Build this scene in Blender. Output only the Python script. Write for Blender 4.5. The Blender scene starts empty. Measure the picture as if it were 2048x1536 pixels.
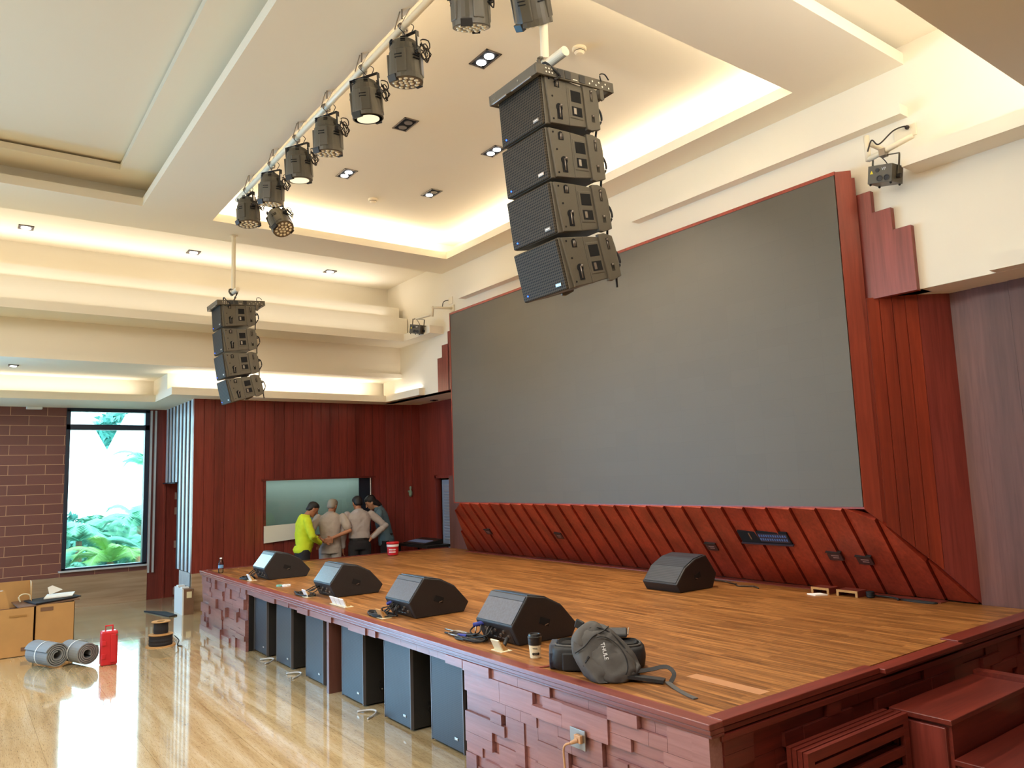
import bpy, bmesh, math, random
from mathutils import Vector, Matrix, Euler, noise
random.seed(7)
PI = math.pi
SC = bpy.context.scene
COL = SC.collection

# ------------------------------------------------------------------ camera
cam_d = bpy.data.cameras.new('camera')
cam_d.sensor_width = 36.0
cam_d.lens = 1517.55 / 2048 * 36.0
cam_d.clip_start = 0.05
cam_d.clip_end = 300
cam = bpy.data.objects.new('camera', cam_d)
COL.objects.link(cam)
_yaw, _pit, _rol = -0.936868, 0.1218, -0.0338323
_f = Vector((math.sin(_yaw) * math.cos(_pit), math.cos(_yaw) * math.cos(_pit), math.sin(_pit)))
_r = Vector((math.cos(_yaw), -math.sin(_yaw), 0))
_u = _r.cross(_f)
_c, _s = math.cos(_rol), math.sin(_rol)
_R = _c * _r + _s * _u
_U = -_s * _r + _c * _u
cam.matrix_world = Matrix(((_R.x, _U.x, -_f.x, 0), (_R.y, _U.y, -_f.y, 0), (_R.z, _U.z, -_f.z, 1.85), (0, 0, 0, 1)))
SC.camera = cam

# ------------------------------------------------------------------ colour management, world, lights
SC.view_settings.view_transform = 'Standard'
SC.view_settings.look = 'None'
SC.view_settings.gamma = 1.0
SC.view_settings.use_curve_mapping = False
SC.view_settings.exposure = 1.22
SC.cycles.use_denoising = True
SC.cycles.max_bounces = 8
SC.cycles.diffuse_bounces = 5
SC.cycles.glossy_bounces = 4
SC.cycles.transmission_bounces = 6
SC.cycles.transparent_max_bounces = 8
SC.cycles.sample_clamp_indirect = 6.0
SC.cycles.caustics_reflective = False
SC.cycles.caustics_refractive = False

world = bpy.data.worlds.new('world')
SC.world = world
world.use_nodes = True
_bg = world.node_tree.nodes['Background']
_bg.inputs[0].default_value = (0.55, 0.82, 1.0, 1)
_bg.inputs[1].default_value = 3.0

WARM = (1.0, 0.925, 0.77)
NEUT = (1.0, 0.965, 0.91)
DAY = (0.22, 0.56, 1.0)


def area(name, loc, direction, sx, sy, power, color, spread=PI):
    d = bpy.data.lights.new(name, 'AREA')
    d.shape = 'RECTANGLE'
    d.size = sx
    d.size_y = sy
    d.energy = power
    d.color = color
    d.spread = spread
    o = bpy.data.objects.new(name, d)
    COL.objects.link(o)
    o.location = loc
    o.rotation_euler = Vector(direction).to_track_quat('-Z', 'Y').to_euler()
    return o


def area_x(name, x0, x1, y, z, direction, w, power, color):
    """long light running along X"""
    d = bpy.data.lights.new(name, 'AREA')
    d.shape = 'RECTANGLE'
    d.size = abs(x1 - x0)
    d.size_y = w
    d.energy = power
    d.color = color
    o = bpy.data.objects.new(name, d)
    COL.objects.link(o)
    zz = -Vector(direction).normalized()
    xx = Vector((1, 0, 0))
    yy = zz.cross(xx).normalized()
    o.matrix_world = Matrix(((xx.x, yy.x, zz.x, (x0 + x1) / 2), (xx.y, yy.y, zz.y, y), (xx.z, yy.z, zz.z, z), (0, 0, 0, 1)))
    return o


def area_y(name, y0, y1, x, z, direction, w, power, color):
    """long light running along Y"""
    d = bpy.data.lights.new(name, 'AREA')
    d.shape = 'RECTANGLE'
    d.size = abs(y1 - y0)
    d.size_y = w
    d.energy = power
    d.color = color
    o = bpy.data.objects.new(name, d)
    COL.objects.link(o)
    zz = -Vector(direction).normalized()
    xx = Vector((0, 1, 0))
    yy = zz.cross(xx).normalized()
    o.matrix_world = Matrix(((xx.x, yy.x, zz.x, x), (xx.y, yy.y, zz.y, (y0 + y1) / 2), (xx.z, yy.z, zz.z, z), (0, 0, 0, 1)))
    return o


# cove strips hidden above the plaster lips (stage recess)
area_x('cove_strip_back', -9.35, -3.6, 6.0, 5.22, (0, -0.2, 1), 0.06, 15, WARM)
area_y('cove_strip_left', 2.5, 5.7, -9.58, 5.22, (0.2, 0, 1), 0.06, 11, WARM)
area_y('cove_strip_right', 2.5, 5.7, -3.35, 5.22, (-0.2, 0, 1), 0.06, 10, WARM)
area_x('cove_strip_front', -9.35, -3.6, 2.2, 5.22, (0, 0.2, 1), 0.06, 14, WARM)
# side aisles: strips behind the stepped ledges
area_y('ledge_strip_upper', -6, 5.7, -11.62, 4.86, (0.6, 0, 1), 0.2, 14, NEUT)
area_y('ledge_strip_middle', -6, 5.8, -11.33, 4.62, (0.15, 0, 1), 0.1, 4.0, NEUT)
area_y('ledge_strip_lower', -6, 5.7, -11.06, 4.26, (0.1, 0, 1), 0.14, 5.5, NEUT)
area_y('low_cove_strip', 2.6, 5.8, -12.08, 3.36, (-0.1, 0, 1), 0.14, 5.5, NEUT)
area_x('low_cove_strip_end', -11.75, -10.8, 6.075, 3.345, (0, -0.1, 1), 0.04, 0.6, NEUT)
area_y('low_cove_strip_left', -6, 2.3, -13.14, 3.36, (-0.1, 0, 1), 0.14, 6.5, NEUT)
area_y('ledge_strip_right', 1, 5.7, -1.3, 4.3, (-0.3, 0, 1), 0.12, 27, NEUT)
# daylight through the audience-side windows of the left wall
area('window_daylight', (-14.1, -3.6, 2.0), (1, 0.22, -0.16), 6.0, 2.9, 450, DAY)
_pt = area('window_portal', (-14.44, 2.06, 1.9), (1, 0, 0), 1.15, 2.6, 1, (1, 1, 1))
_pt.data.cycles.is_portal = True
# unseen fill lights added for general brightness and for stage right
area('hall_fill', (-5.5, -2.5, 4.9), (0, 0.12, -1), 6.0, 3.0, 200, NEUT)
area('hall_fill', (-1.2, 1.2, 3.95), (-0.35, 0.55, -1), 1.6, 1.2, 30, NEUT)


_sun = bpy.data.lights.new('sun', 'SUN')
_sun.energy = 4.0
_sun.angle = 0.02
_sun.color = (1, 0.97, 0.92)
_so = bpy.data.objects.new('sun', _sun)
COL.objects.link(_so)
_so.rotation_euler = Vector((-0.62, -0.15, -0.75)).to_track_quat('-Z', 'Y').to_euler()


def spot(loc, power, size=1.9, color=(1, 0.92, 0.8)):
    d = bpy.data.lights.new('downlight_lamp', 'SPOT')
    d.energy = power
    d.spot_size = size
    d.spot_blend = 0.7
    d.shadow_soft_size = 0.06
    d.color = color
    o = bpy.data.objects.new('downlight_lamp', d)
    COL.objects.link(o)
    o.location = loc
    return o


# ------------------------------------------------------------------ materials
def srgb(r, g, b):
    def c(v):
        v /= 255.0
        return v / 12.92 if v <= 0.04045 else ((v + 0.055) / 1.055) ** 2.4
    return (c(r), c(g), c(b), 1.0)


def newmat(name):
    m = bpy.data.materials.new(name)
    m.use_nodes = True
    nt = m.node_tree
    return m, nt, nt.nodes['Principled BSDF']


def plain(name, col, rough=0.5, metal=0.0, spec=0.5, bump=0.0, bscale=60.0, emit=None, estr=0.0, alpha=None, var=0.0, coat=0.0):
    m, nt, b = newmat(name)
    b.inputs['Base Color'].default_value = col
    b.inputs['Roughness'].default_value = rough
    b.inputs['Metallic'].default_value = metal
    b.inputs['Specular IOR Level'].default_value = spec
    b.inputs['Coat Weight'].default_value = coat
    tc = nt.nodes.new('ShaderNodeTexCoord')
    no = nt.nodes.new('ShaderNodeTexNoise')
    no.inputs['Scale'].default_value = bscale
    no.inputs['Detail'].default_value = 3
    nt.links.new(tc.outputs['Object'], no.inputs['Vector'])
    if var > 0:
        mx = nt.nodes.new('ShaderNodeMix')
        mx.data_type = 'RGBA'
        mx.inputs[6].default_value = tuple(max(0, c * (1 - var)) for c in col[:3]) + (1,)
        mx.inputs[7].default_value = tuple(min(1, c * (1 + var)) for c in col[:3]) + (1,)
        nt.links.new(no.outputs['Fac'], mx.inputs[0])
        nt.links.new(mx.outputs[2], b.inputs['Base Color'])
    if bump > 0:
        bp = nt.nodes.new('ShaderNodeBump')
        bp.inputs['Strength'].default_value = bump
        bp.inputs['Distance'].default_value = 0.004
        nt.links.new(no.outputs['Fac'], bp.inputs['Height'])
        nt.links.new(bp.outputs['Normal'], b.inputs['Normal'])
    if emit:
        b.inputs['Emission Color'].default_value = emit
        b.inputs['Emission Strength'].default_value = estr
    return m


def wood(name, c1, c2, grain='Z', rough=0.35, scale=1.0, coat=0.15):
    m, nt, b = newmat(name)
    tc = nt.nodes.new('ShaderNodeTexCoord')
    mp = nt.nodes.new('ShaderNodeMapping')
    s = [14 * scale] * 3
    s['XYZ'.index(grain)] = 0.8 * scale
    mp.inputs['Scale'].default_value = s
    nt.links.new(tc.outputs['Object'], mp.inputs['Vector'])
    n1 = nt.nodes.new('ShaderNodeTexNoise')
    n1.inputs['Scale'].default_value = 2.5
    n1.inputs['Detail'].default_value = 6
    n1.inputs['Distortion'].default_value = 0.6
    nt.links.new(mp.outputs['Vector'], n1.inputs['Vector'])
    cr = nt.nodes.new('ShaderNodeValToRGB')
    cr.color_ramp.elements[0].position = 0.3
    cr.color_ramp.elements[1].position = 0.75
    cr.color_ramp.elements[0].color = c1
    cr.color_ramp.elements[1].color = c2
    nt.links.new(n1.outputs['Fac'], cr.inputs['Fac'])
    mp2 = nt.nodes.new('ShaderNodeMapping')
    s2 = [4.3 * scale] * 3
    s2['XYZ'.index(grain)] = 0.12
    mp2.inputs['Scale'].default_value = s2
    nt.links.new(tc.outputs['Object'], mp2.inputs['Vector'])
    n2 = nt.nodes.new('ShaderNodeTexNoise')
    n2.inputs['Scale'].default_value = 1.0
    n2.inputs['Detail'].default_value = 1
    nt.links.new(mp2.outputs['Vector'], n2.inputs['Vector'])
    mr = nt.nodes.new('ShaderNodeMapRange')
    mr.inputs['From Min'].default_value = 0.3
    mr.inputs['From Max'].default_value = 0.7
    mr.inputs['To Min'].default_value = 0.72
    mr.inputs['To Max'].default_value = 1.16
    nt.links.new(n2.outputs['Fac'], mr.inputs['Value'])
    vm = nt.nodes.new('ShaderNodeVectorMath')
    vm.operation = 'SCALE'
    nt.links.new(cr.outputs['Color'], vm.inputs[0])
    nt.links.new(mr.outputs[0], vm.inputs['Scale'])
    nt.links.new(vm.outputs[0], b.inputs['Base Color'])
    b.inputs['Roughness'].default_value = rough
    b.inputs['Coat Weight'].default_value = coat
    b.inputs['Coat Roughness'].default_value = 0.3
    bp = nt.nodes.new('ShaderNodeBump')
    bp.inputs['Strength'].default_value = 0.08
    bp.inputs['Distance'].default_value = 0.002
    nt.links.new(n1.outputs['Fac'], bp.inputs['Height'])
    nt.links.new(bp.outputs['Normal'], b.inputs['Normal'])
    return m


def deck_mat():
    m, nt, b = newmat('stage_deck_boards')
    tc = nt.nodes.new('ShaderNodeTexCoord')
    br = nt.nodes.new('ShaderNodeTexBrick')
    br.offset = 0.37
    br.inputs['Scale'].default_value = 1.0
    br.inputs['Brick Width'].default_value = 0.62
    br.inputs['Row Height'].default_value = 0.052
    br.inputs['Mortar Size'].default_value = 0.0012
    br.inputs['Color1'].default_value = srgb(152, 100, 50)
    br.inputs['Color2'].default_value = srgb(194, 136, 78)
    br.inputs['Mortar'].default_value = srgb(120, 70, 34)
    nt.links.new(tc.outputs['Object'], br.inputs['Vector'])
    mp = nt.nodes.new('ShaderNodeMapping')
    mp.inputs['Scale'].default_value = (1.6, 26, 10)
    nt.links.new(tc.outputs['Object'], mp.inputs['Vector'])
    no = nt.nodes.new('ShaderNodeTexNoise')
    no.inputs['Scale'].default_value = 1.6
    no.inputs['Detail'].default_value = 5
    nt.links.new(mp.outputs['Vector'], no.inputs['Vector'])
    cr = nt.nodes.new('ShaderNodeValToRGB')
    cr.color_ramp.elements[0].position = 0.3
    cr.color_ramp.elements[1].position = 0.72
    cr.color_ramp.elements[0].color = srgb(140, 128, 108)
    cr.color_ramp.elements[1].color = srgb(255, 250, 240)
    nt.links.new(no.outputs['Fac'], cr.inputs['Fac'])
    mx = nt.nodes.new('ShaderNodeMix')
    mx.data_type = 'RGBA'
    mx.blend_type = 'MULTIPLY'
    mx.inputs[0].default_value = 0.9
    nt.links.new(br.outputs['Color'], mx.inputs[6])
    nt.links.new(cr.outputs['Color'], mx.inputs[7])
    nt.links.new(mx.outputs[2], b.inputs['Base Color'])
    b.inputs['Roughness'].default_value = 0.42
    b.inputs['Specular IOR Level'].default_value = 0.35
    return m


def floor_mat():
    m, nt, b = newmat('polished_travertine_floor')
    tc = nt.nodes.new('ShaderNodeTexCoord')
    mp = nt.nodes.new('ShaderNodeMapping')
    mp.inputs['Scale'].default_value = (0.5, 6.5, 1)
    mp.inputs['Rotation'].default_value = (0, 0, 0.15)
    nt.links.new(tc.outputs['Object'], mp.inputs['Vector'])
    n1 = nt.nodes.new('ShaderNodeTexNoise')
    n1.inputs['Scale'].default_value = 1.4
    n1.inputs['Detail'].default_value = 8
    n1.inputs['Roughness'].default_value = 0.65
    n1.inputs['Distortion'].default_value = 0.25
    nt.links.new(mp.outputs['Vector'], n1.inputs['Vector'])
    cr = nt.nodes.new('ShaderNodeValToRGB')
    e = cr.color_ramp.elements
    e[0].position = 0.28
    e[0].color = srgb(166, 138, 96)
    e[1].position = 0.75
    e[1].color = srgb(222, 206, 176)
    k = e.new(0.5)
    k.color = srgb(196, 172, 130)
    nt.links.new(n1.outputs['Fac'], cr.inputs['Fac'])
    vo = nt.nodes.new('ShaderNodeTexNoise')
    vo.inputs['Scale'].default_value = 34
    vo.inputs['Detail'].default_value = 2
    nt.links.new(mp.outputs['Vector'], vo.inputs['Vector'])
    c2 = nt.nodes.new('ShaderNodeValToRGB')
    c2.color_ramp.elements[0].position = 0.3
    c2.color_ramp.elements[0].color = (0.6, 0.55, 0.5, 1)
    c2.color_ramp.elements[1].position = 0.45
    c2.color_ramp.elements[1].color = (1, 1, 1, 1)
    nt.links.new(vo.outputs['Fac'], c2.inputs['Fac'])
    br = nt.nodes.new('ShaderNodeTexBrick')
    br.offset = 0.0
    br.inputs['Brick Width'].default_value = 1.2
    br.inputs['Row Height'].default_value = 0.6
    br.inputs['Scale'].default_value = 1.0
    br.inputs['Mortar Size'].default_value = 0.0015
    br.inputs['Color1'].default_value = (0.95, 0.95, 0.95, 1)
    br.inputs['Color2'].default_value = (1, 1, 1, 1)
    br.inputs['Mortar'].default_value = (0.6, 0.55, 0.45, 1)
    nt.links.new(tc.outputs['Object'], br.inputs['Vector'])
    mx = nt.nodes.new('ShaderNodeMix')
    mx.data_type = 'RGBA'
    mx.blend_type = 'MULTIPLY'
    mx.inputs[0].default_value = 1
    nt.links.new(cr.outputs['Color'], mx.inputs[6])
    nt.links.new(c2.outputs['Color'], mx.inputs[7])
    my = nt.nodes.new('ShaderNodeMix')
    my.data_type = 'RGBA'
    my.blend_type = 'MULTIPLY'
    my.inputs[0].default_value = 1
    nt.links.new(mx.outputs[2], my.inputs[6])
    nt.links.new(br.outputs['Color'], my.inputs[7])
    nt.links.new(my.outputs[2], b.inputs['Base Color'])
    b.inputs['Roughness'].default_value = 0.09
    b.inputs['Specular IOR Level'].default_value = 0.9
    b.inputs['IOR'].default_value = 1.6
    b.inputs['Coat Weight'].default_value = 0.6
    b.inputs['Coat Roughness'].default_value = 0.02
    n3 = nt.nodes.new('ShaderNodeTexNoise')
    n3.inputs['Scale'].default_value = 2.2
    nt.links.new(tc.outputs['Object'], n3.inputs['Vector'])
    bp = nt.nodes.new('ShaderNodeBump')
    bp.inputs['Strength'].default_value = 0.03
    bp.inputs['Distance'].default_value = 0.02
    nt.links.new(n3.outputs['Fac'], bp.inputs['Height'])
    nt.links.new(bp.outputs['Normal'], b.inputs['Normal'])
    return m


def grille_mat(name, base, hole, scale, rough=0.45):
    """perforated metal grille: round holes from a small voronoi lattice"""
    m, nt, b = newmat(name)
    tc = nt.nodes.new('ShaderNodeTexCoord')
    vo = nt.nodes.new('ShaderNodeTexVoronoi')
    vo.inputs['Scale'].default_value = scale
    vo.inputs['Randomness'].default_value = 0.0
    nt.links.new(tc.outputs['Object'], vo.inputs['Vector'])
    cr = nt.nodes.new('ShaderNodeValToRGB')
    cr.color_ramp.elements[0].position = 0.32
    cr.color_ramp.elements[0].color = hole
    cr.color_ramp.elements[1].position = 0.42
    cr.color_ramp.elements[1].color = base
    nt.links.new(vo.outputs['Distance'], cr.inputs['Fac'])
    nt.links.new(cr.outputs['Color'], b.inputs['Base Color'])
    b.inputs['Roughness'].default_value = rough
    b.inputs['Specular IOR Level'].default_value = 0.25
    return m


def plank_wall_mat():
    m, nt, b = newmat('brick_bond_red_boards')
    tc = nt.nodes.new('ShaderNodeTexCoord')
    sp = nt.nodes.new('ShaderNodeSeparateXYZ')
    nt.links.new(tc.outputs['Object'], sp.inputs[0])
    cb = nt.nodes.new('ShaderNodeCombineXYZ')
    sy = nt.nodes.new('ShaderNodeMath')
    sy.operation = 'SUBTRACT'
    sy.inputs[1].default_value = 0.42
    sz = nt.nodes.new('ShaderNodeMath')
    sz.operation = 'SUBTRACT'
    sz.inputs[1].default_value = 0.254
    nt.links.new(sp.outputs['Y'], sy.inputs[0])
    nt.links.new(sp.outputs['Z'], sz.inputs[0])
    nt.links.new(sy.outputs[0], cb.inputs[0])
    nt.links.new(sz.outputs[0], cb.inputs[1])
    br = nt.nodes.new('ShaderNodeTexBrick')
    br.offset = 0.5
    br.inputs['Scale'].default_value = 1
    br.inputs['Brick Width'].default_value = 0.5
    br.inputs['Row Height'].default_value = 0.157
    br.inputs['Mortar Size'].default_value = 0.004
    br.inputs['Color1'].default_value = srgb(122, 76, 70)
    br.inputs['Color2'].default_value = srgb(130, 82, 76)
    br.inputs['Mortar'].default_value = srgb(206, 160, 128)
    nt.links.new(cb.outputs[0], br.inputs['Vector'])
    nt.links.new(br.outputs['Color'], b.inputs['Base Color'])
    b.inputs['Roughness'].default_value = 0.4
    bp = nt.nodes.new('ShaderNodeBump')
    bp.inputs['Strength'].default_value = 0.6
    bp.inputs['Distance'].default_value = 0.004
    bp.invert = True
    nt.links.new(br.outputs['Fac'], bp.inputs['Height'])
    nt.links.new(bp.outputs['Normal'], b.inputs['Normal'])
    return m


def screen_mat():
    m, nt, b = newmat('led_wall_face')
    tc = nt.nodes.new('ShaderNodeTexCoord')
    sp = nt.nodes.new('ShaderNodeSeparateXYZ')
    nt.links.new(tc.outputs['Object'], sp.inputs[0])
    cb = nt.nodes.new('ShaderNodeCombineXYZ')
    nt.links.new(sp.outputs['X'], cb.inputs[0])
    nt.links.new(sp.outputs['Z'], cb.inputs[1])
    br = nt.nodes.new('ShaderNodeTexBrick')
    br.offset = 0.0
    br.inputs['Scale'].default_value = 1
    br.inputs['Brick Width'].default_value = 0.32
    br.inputs['Row Height'].default_value = 0.16
    br.inputs['Mortar Size'].default_value = 0.0008
    br.inputs['Color1'].default_value = srgb(88, 80, 66)
    br.inputs['Color2'].default_value = srgb(90, 82, 68)
    br.inputs['Mortar'].default_value = srgb(82, 75, 62)
    nt.links.new(cb.outputs[0], br.inputs['Vector'])
    nt.links.new(br.outputs['Color'], b.inputs['Base Color'])
    b.inputs['Roughness'].default_value = 0.55
    b.inputs['Specular IOR Level'].default_value = 0.6
    return m


def glass_mat(name, tint=(0.9, 1, 0.98, 1)):
    m, nt, b = newmat(name)
    nt.nodes.remove(b)
    out = nt.nodes['Material Output']
    gl = nt.nodes.new('ShaderNodeBsdfGlossy')
    gl.inputs['Roughness'].default_value = 0.02
    tr = nt.nodes.new('ShaderNodeBsdfTransparent')
    tr.inputs['Color'].default_value = tint
    fr = nt.nodes.new('ShaderNodeFresnel')
    fr.inputs['IOR'].default_value = 1.45
    mx = nt.nodes.new('ShaderNodeMixShader')
    nt.links.new(fr.outputs[0], mx.inputs[0])
    nt.links.new(tr.outputs[0], mx.inputs[1])
    nt.links.new(gl.outputs[0], mx.inputs[2])
    nt.links.new(mx.outputs[0], out.inputs['Surface'])
    return m


M = {}
M['cream'] = plain('cream_plaster', srgb(242, 233, 214), 0.8, bump=0.03, bscale=40)
M['red_wood'] = wood('red_stained_wood', srgb(122, 50, 42), srgb(150, 66, 56), 'Z')
M['red_wood_x'] = wood('red_stained_wood_lengthwise', srgb(118, 54, 46), srgb(146, 74, 64), 'X', rough=0.32)
M['red_wood_y'] = wood('red_stained_wood_crosswise', srgb(100, 36, 28), srgb(130, 50, 38), 'Y', rough=0.4)
M['red_bright'] = wood('bright_red_wood', srgb(140, 52, 30), srgb(168, 68, 42), 'Z', rough=0.4)
M['splay_wood'] = wood('sloping_red_wood', srgb(136, 46, 28), srgb(170, 64, 40), 'Y', rough=0.4)
M['purple_wood'] = wood('mauve_brown_wood', srgb(106, 64, 54), srgb(126, 80, 68), 'Z', rough=0.45)
M['clad'] = wood('cladding_wood', srgb(134, 88, 84), srgb(154, 108, 104), 'X', rough=0.38, scale=1.5)
M['planks'] = plank_wall_mat()
M['deck'] = deck_mat()
M['floor'] = floor_mat()
M['screen'] = screen_mat()
M['stone'] = wood('brown_travertine', srgb(156, 128, 102), srgb(190, 164, 138), 'Y', rough=0.35, scale=0.5)
M['grey_stone'] = plain('grey_travertine', srgb(190, 190, 190), 0.35, var=0.25, bscale=9)
M['black'] = plain('black_textured_paint', srgb(40, 38, 36), 0.55, bump=0.5, bscale=320)
M['black_s'] = plain('black_plastic', srgb(34, 31, 29), 0.42)
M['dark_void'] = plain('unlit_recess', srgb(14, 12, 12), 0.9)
M['box_paint'] = plain('speaker_cabinet_paint', srgb(92, 84, 70), 0.45, bump=0.25, bscale=300)
M['wedge_paint'] = plain('wedge_cabinet_paint', srgb(36, 32, 32), 0.5, bump=0.6, bscale=260)
M['foam'] = plain('foam_backed_grille', srgb(66, 78, 100), 0.24, bump=0.5, bscale=60, var=0.6, spec=1.0, coat=1.0)  # blue of the daylight is put into this dark grey base colour
M['foam'].node_tree.nodes['Principled BSDF'].inputs['Coat Roughness'].default_value = 0.28
M['foam'].node_tree.nodes['Principled BSDF'].inputs['Coat IOR'].default_value = 1.7
M['grille'] = grille_mat('perforated_steel_grille', srgb(66, 56, 42), srgb(8, 7, 5), 62, 0.65)
M['grille_grey'] = grille_mat('grey_perforated_grille', srgb(62, 64, 70), srgb(28, 30, 34), 80)
M['steel'] = plain('bright_steel', srgb(190, 185, 175), 0.25, metal=0.9)
M['chrome'] = plain('tarnished_chrome', srgb(150, 140, 130), 0.3, metal=0.8)
M['white_paint'] = plain('white_pipe_paint', srgb(238, 226, 200), 0.4)
M['white'] = plain('white_plastic', srgb(235, 235, 235), 0.4)
M['paper'] = plain('white_paper', srgb(235, 232, 224), 0.8)
M['card'] = plain('corrugated_cardboard', srgb(186, 142, 88), 0.85, var=0.12, bscale=6)
M['card_dark'] = plain('dark_cardboard', srgb(120, 88, 66), 0.85, var=0.2, bscale=9)
M['alu'] = plain('window_aluminium', srgb(54, 62, 76), 0.35, metal=0.5)
M['slat'] = plain('satin_metal_slat', srgb(206, 212, 222), 0.4, metal=0.2)
M['rubber'] = plain('black_cable_rubber', srgb(24, 22, 22), 0.6)
M['rubber_brown'] = plain('brown_cable', srgb(44, 34, 28), 0.6)
M['cable_blue'] = plain('blue_connector', srgb(40, 52, 140), 0.45)
M['cable_tan'] = plain('beige_power_cord', srgb(196, 150, 110), 0.5)
M['glass'] = glass_mat('clear_window_glass')
M['glass_green'] = glass_mat('greenish_booth_glass', (0.86, 0.95, 0.92, 1))
M['red_plastic'] = plain('red_plastic', srgb(196, 34, 44), 0.35)
M['grey_foam'] = plain('grey_rolled_foam', srgb(128, 130, 132), 0.8, bump=0.3, bscale=200)
M['grey_foam_d'] = plain('foam_gap_shade', srgb(78, 84, 90), 0.8)  # darker grey stands in for shade between the rolled layers
M['led_blue'] = plain('blue_indicator', srgb(20, 60, 255), 0.4, emit=srgb(30, 80, 255), estr=3.0)
M['lamp_on'] = plain('lit_lamp', (1, 1, 1, 1), 0.4, emit=(0.95, 0.97, 1, 1), estr=7)
M['lens'] = plain('led_lens', srgb(240, 228, 196), 0.15, spec=0.8, coat=0.5)
M['par_face'] = plain('par_front_plate', srgb(120, 104, 84), 0.35)
M['par_frost'] = plain('frosted_par_glass', srgb(250, 238, 206), 0.3, emit=srgb(255, 240, 205), estr=0.35)  # faint emission stands in for light reflected by the glass
M['par_body'] = plain('par_housing', srgb(86, 80, 68), 0.38)
M['teal'] = plain('booth_back_wall', srgb(132, 152, 146), 0.8)
M['skin'] = plain('skin', srgb(176, 120, 88), 0.5)
M['skin2'] = plain('skin_light', srgb(196, 144, 110), 0.5)
M['hair'] = plain('black_hair', srgb(24, 20, 20), 0.5, bump=0.8, bscale=120)
M['hair_grey'] = plain('grey_hair', srgb(150, 142, 128), 0.6, bump=0.8, bscale=120, var=0.2)
M['lime'] = plain('lime_cotton', srgb(206, 222, 40), 0.85, bump=0.4, bscale=14)
M['khaki'] = plain('greige_shirt_cotton', srgb(176, 164, 152), 0.85, bump=0.5, bscale=14)
M['khaki2'] = plain('greige_long_sleeve_cotton', srgb(168, 158, 152), 0.85, bump=0.5, bscale=14)
M['slate_tee'] = plain('slate_blue_cotton', srgb(92, 118, 130), 0.85, bump=0.4, bscale=14)
M['trouser'] = plain('dark_trouser_cloth', srgb(36, 32, 34), 0.85)
M['canvas'] = plain('charcoal_backpack_canvas', srgb(80, 76, 72), 0.7, bump=1.0, bscale=15, var=0.14)
M['canvas_dark'] = plain('black_bag_nylon', srgb(34, 32, 32), 0.6, bump=0.4, bscale=20)
M['navy'] = plain('navy_bag_side', srgb(40, 48, 64), 0.55, bump=0.3, bscale=20)
M['cup_paper'] = plain('cream_cup_paper', srgb(226, 214, 180), 0.6)
M['clear'] = glass_mat('clear_bottle_plastic', (0.86, 0.93, 0.97, 1))
M['palm'] = plain('palm_leaf', srgb(96, 160, 132), 0.5, var=0.35, bscale=3)
M['palm2'] = plain('palm_leaf_yellowish', srgb(140, 184, 96), 0.5, var=0.3, bscale=3)
M['leaf_dark'] = plain('tree_leaf', srgb(88, 150, 140), 0.7, var=0.4, bscale=4)
M['facade'] = plain('white_facade', srgb(250, 250, 250), 0.8)
M['grass'] = plain('ground_cover', srgb(110, 150, 140), 0.9, var=0.3, bscale=4)
M['yellow'] = plain('yellow_warning_sticker', srgb(230, 210, 40), 0.5)
M['mint'] = plain('mint_tape', srgb(130, 200, 180), 0.6)


# ------------------------------------------------------------------ mesh helper
def basis(zdir, up=Vector((0, 0, 1))):
    z = Vector(zdir).normalized()
    if abs(z.dot(up)) > 0.98:
        up = Vector((0, 1, 0))
    x = up.cross(z).normalized()
    y = z.cross(x)
    return x, y, z


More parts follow.
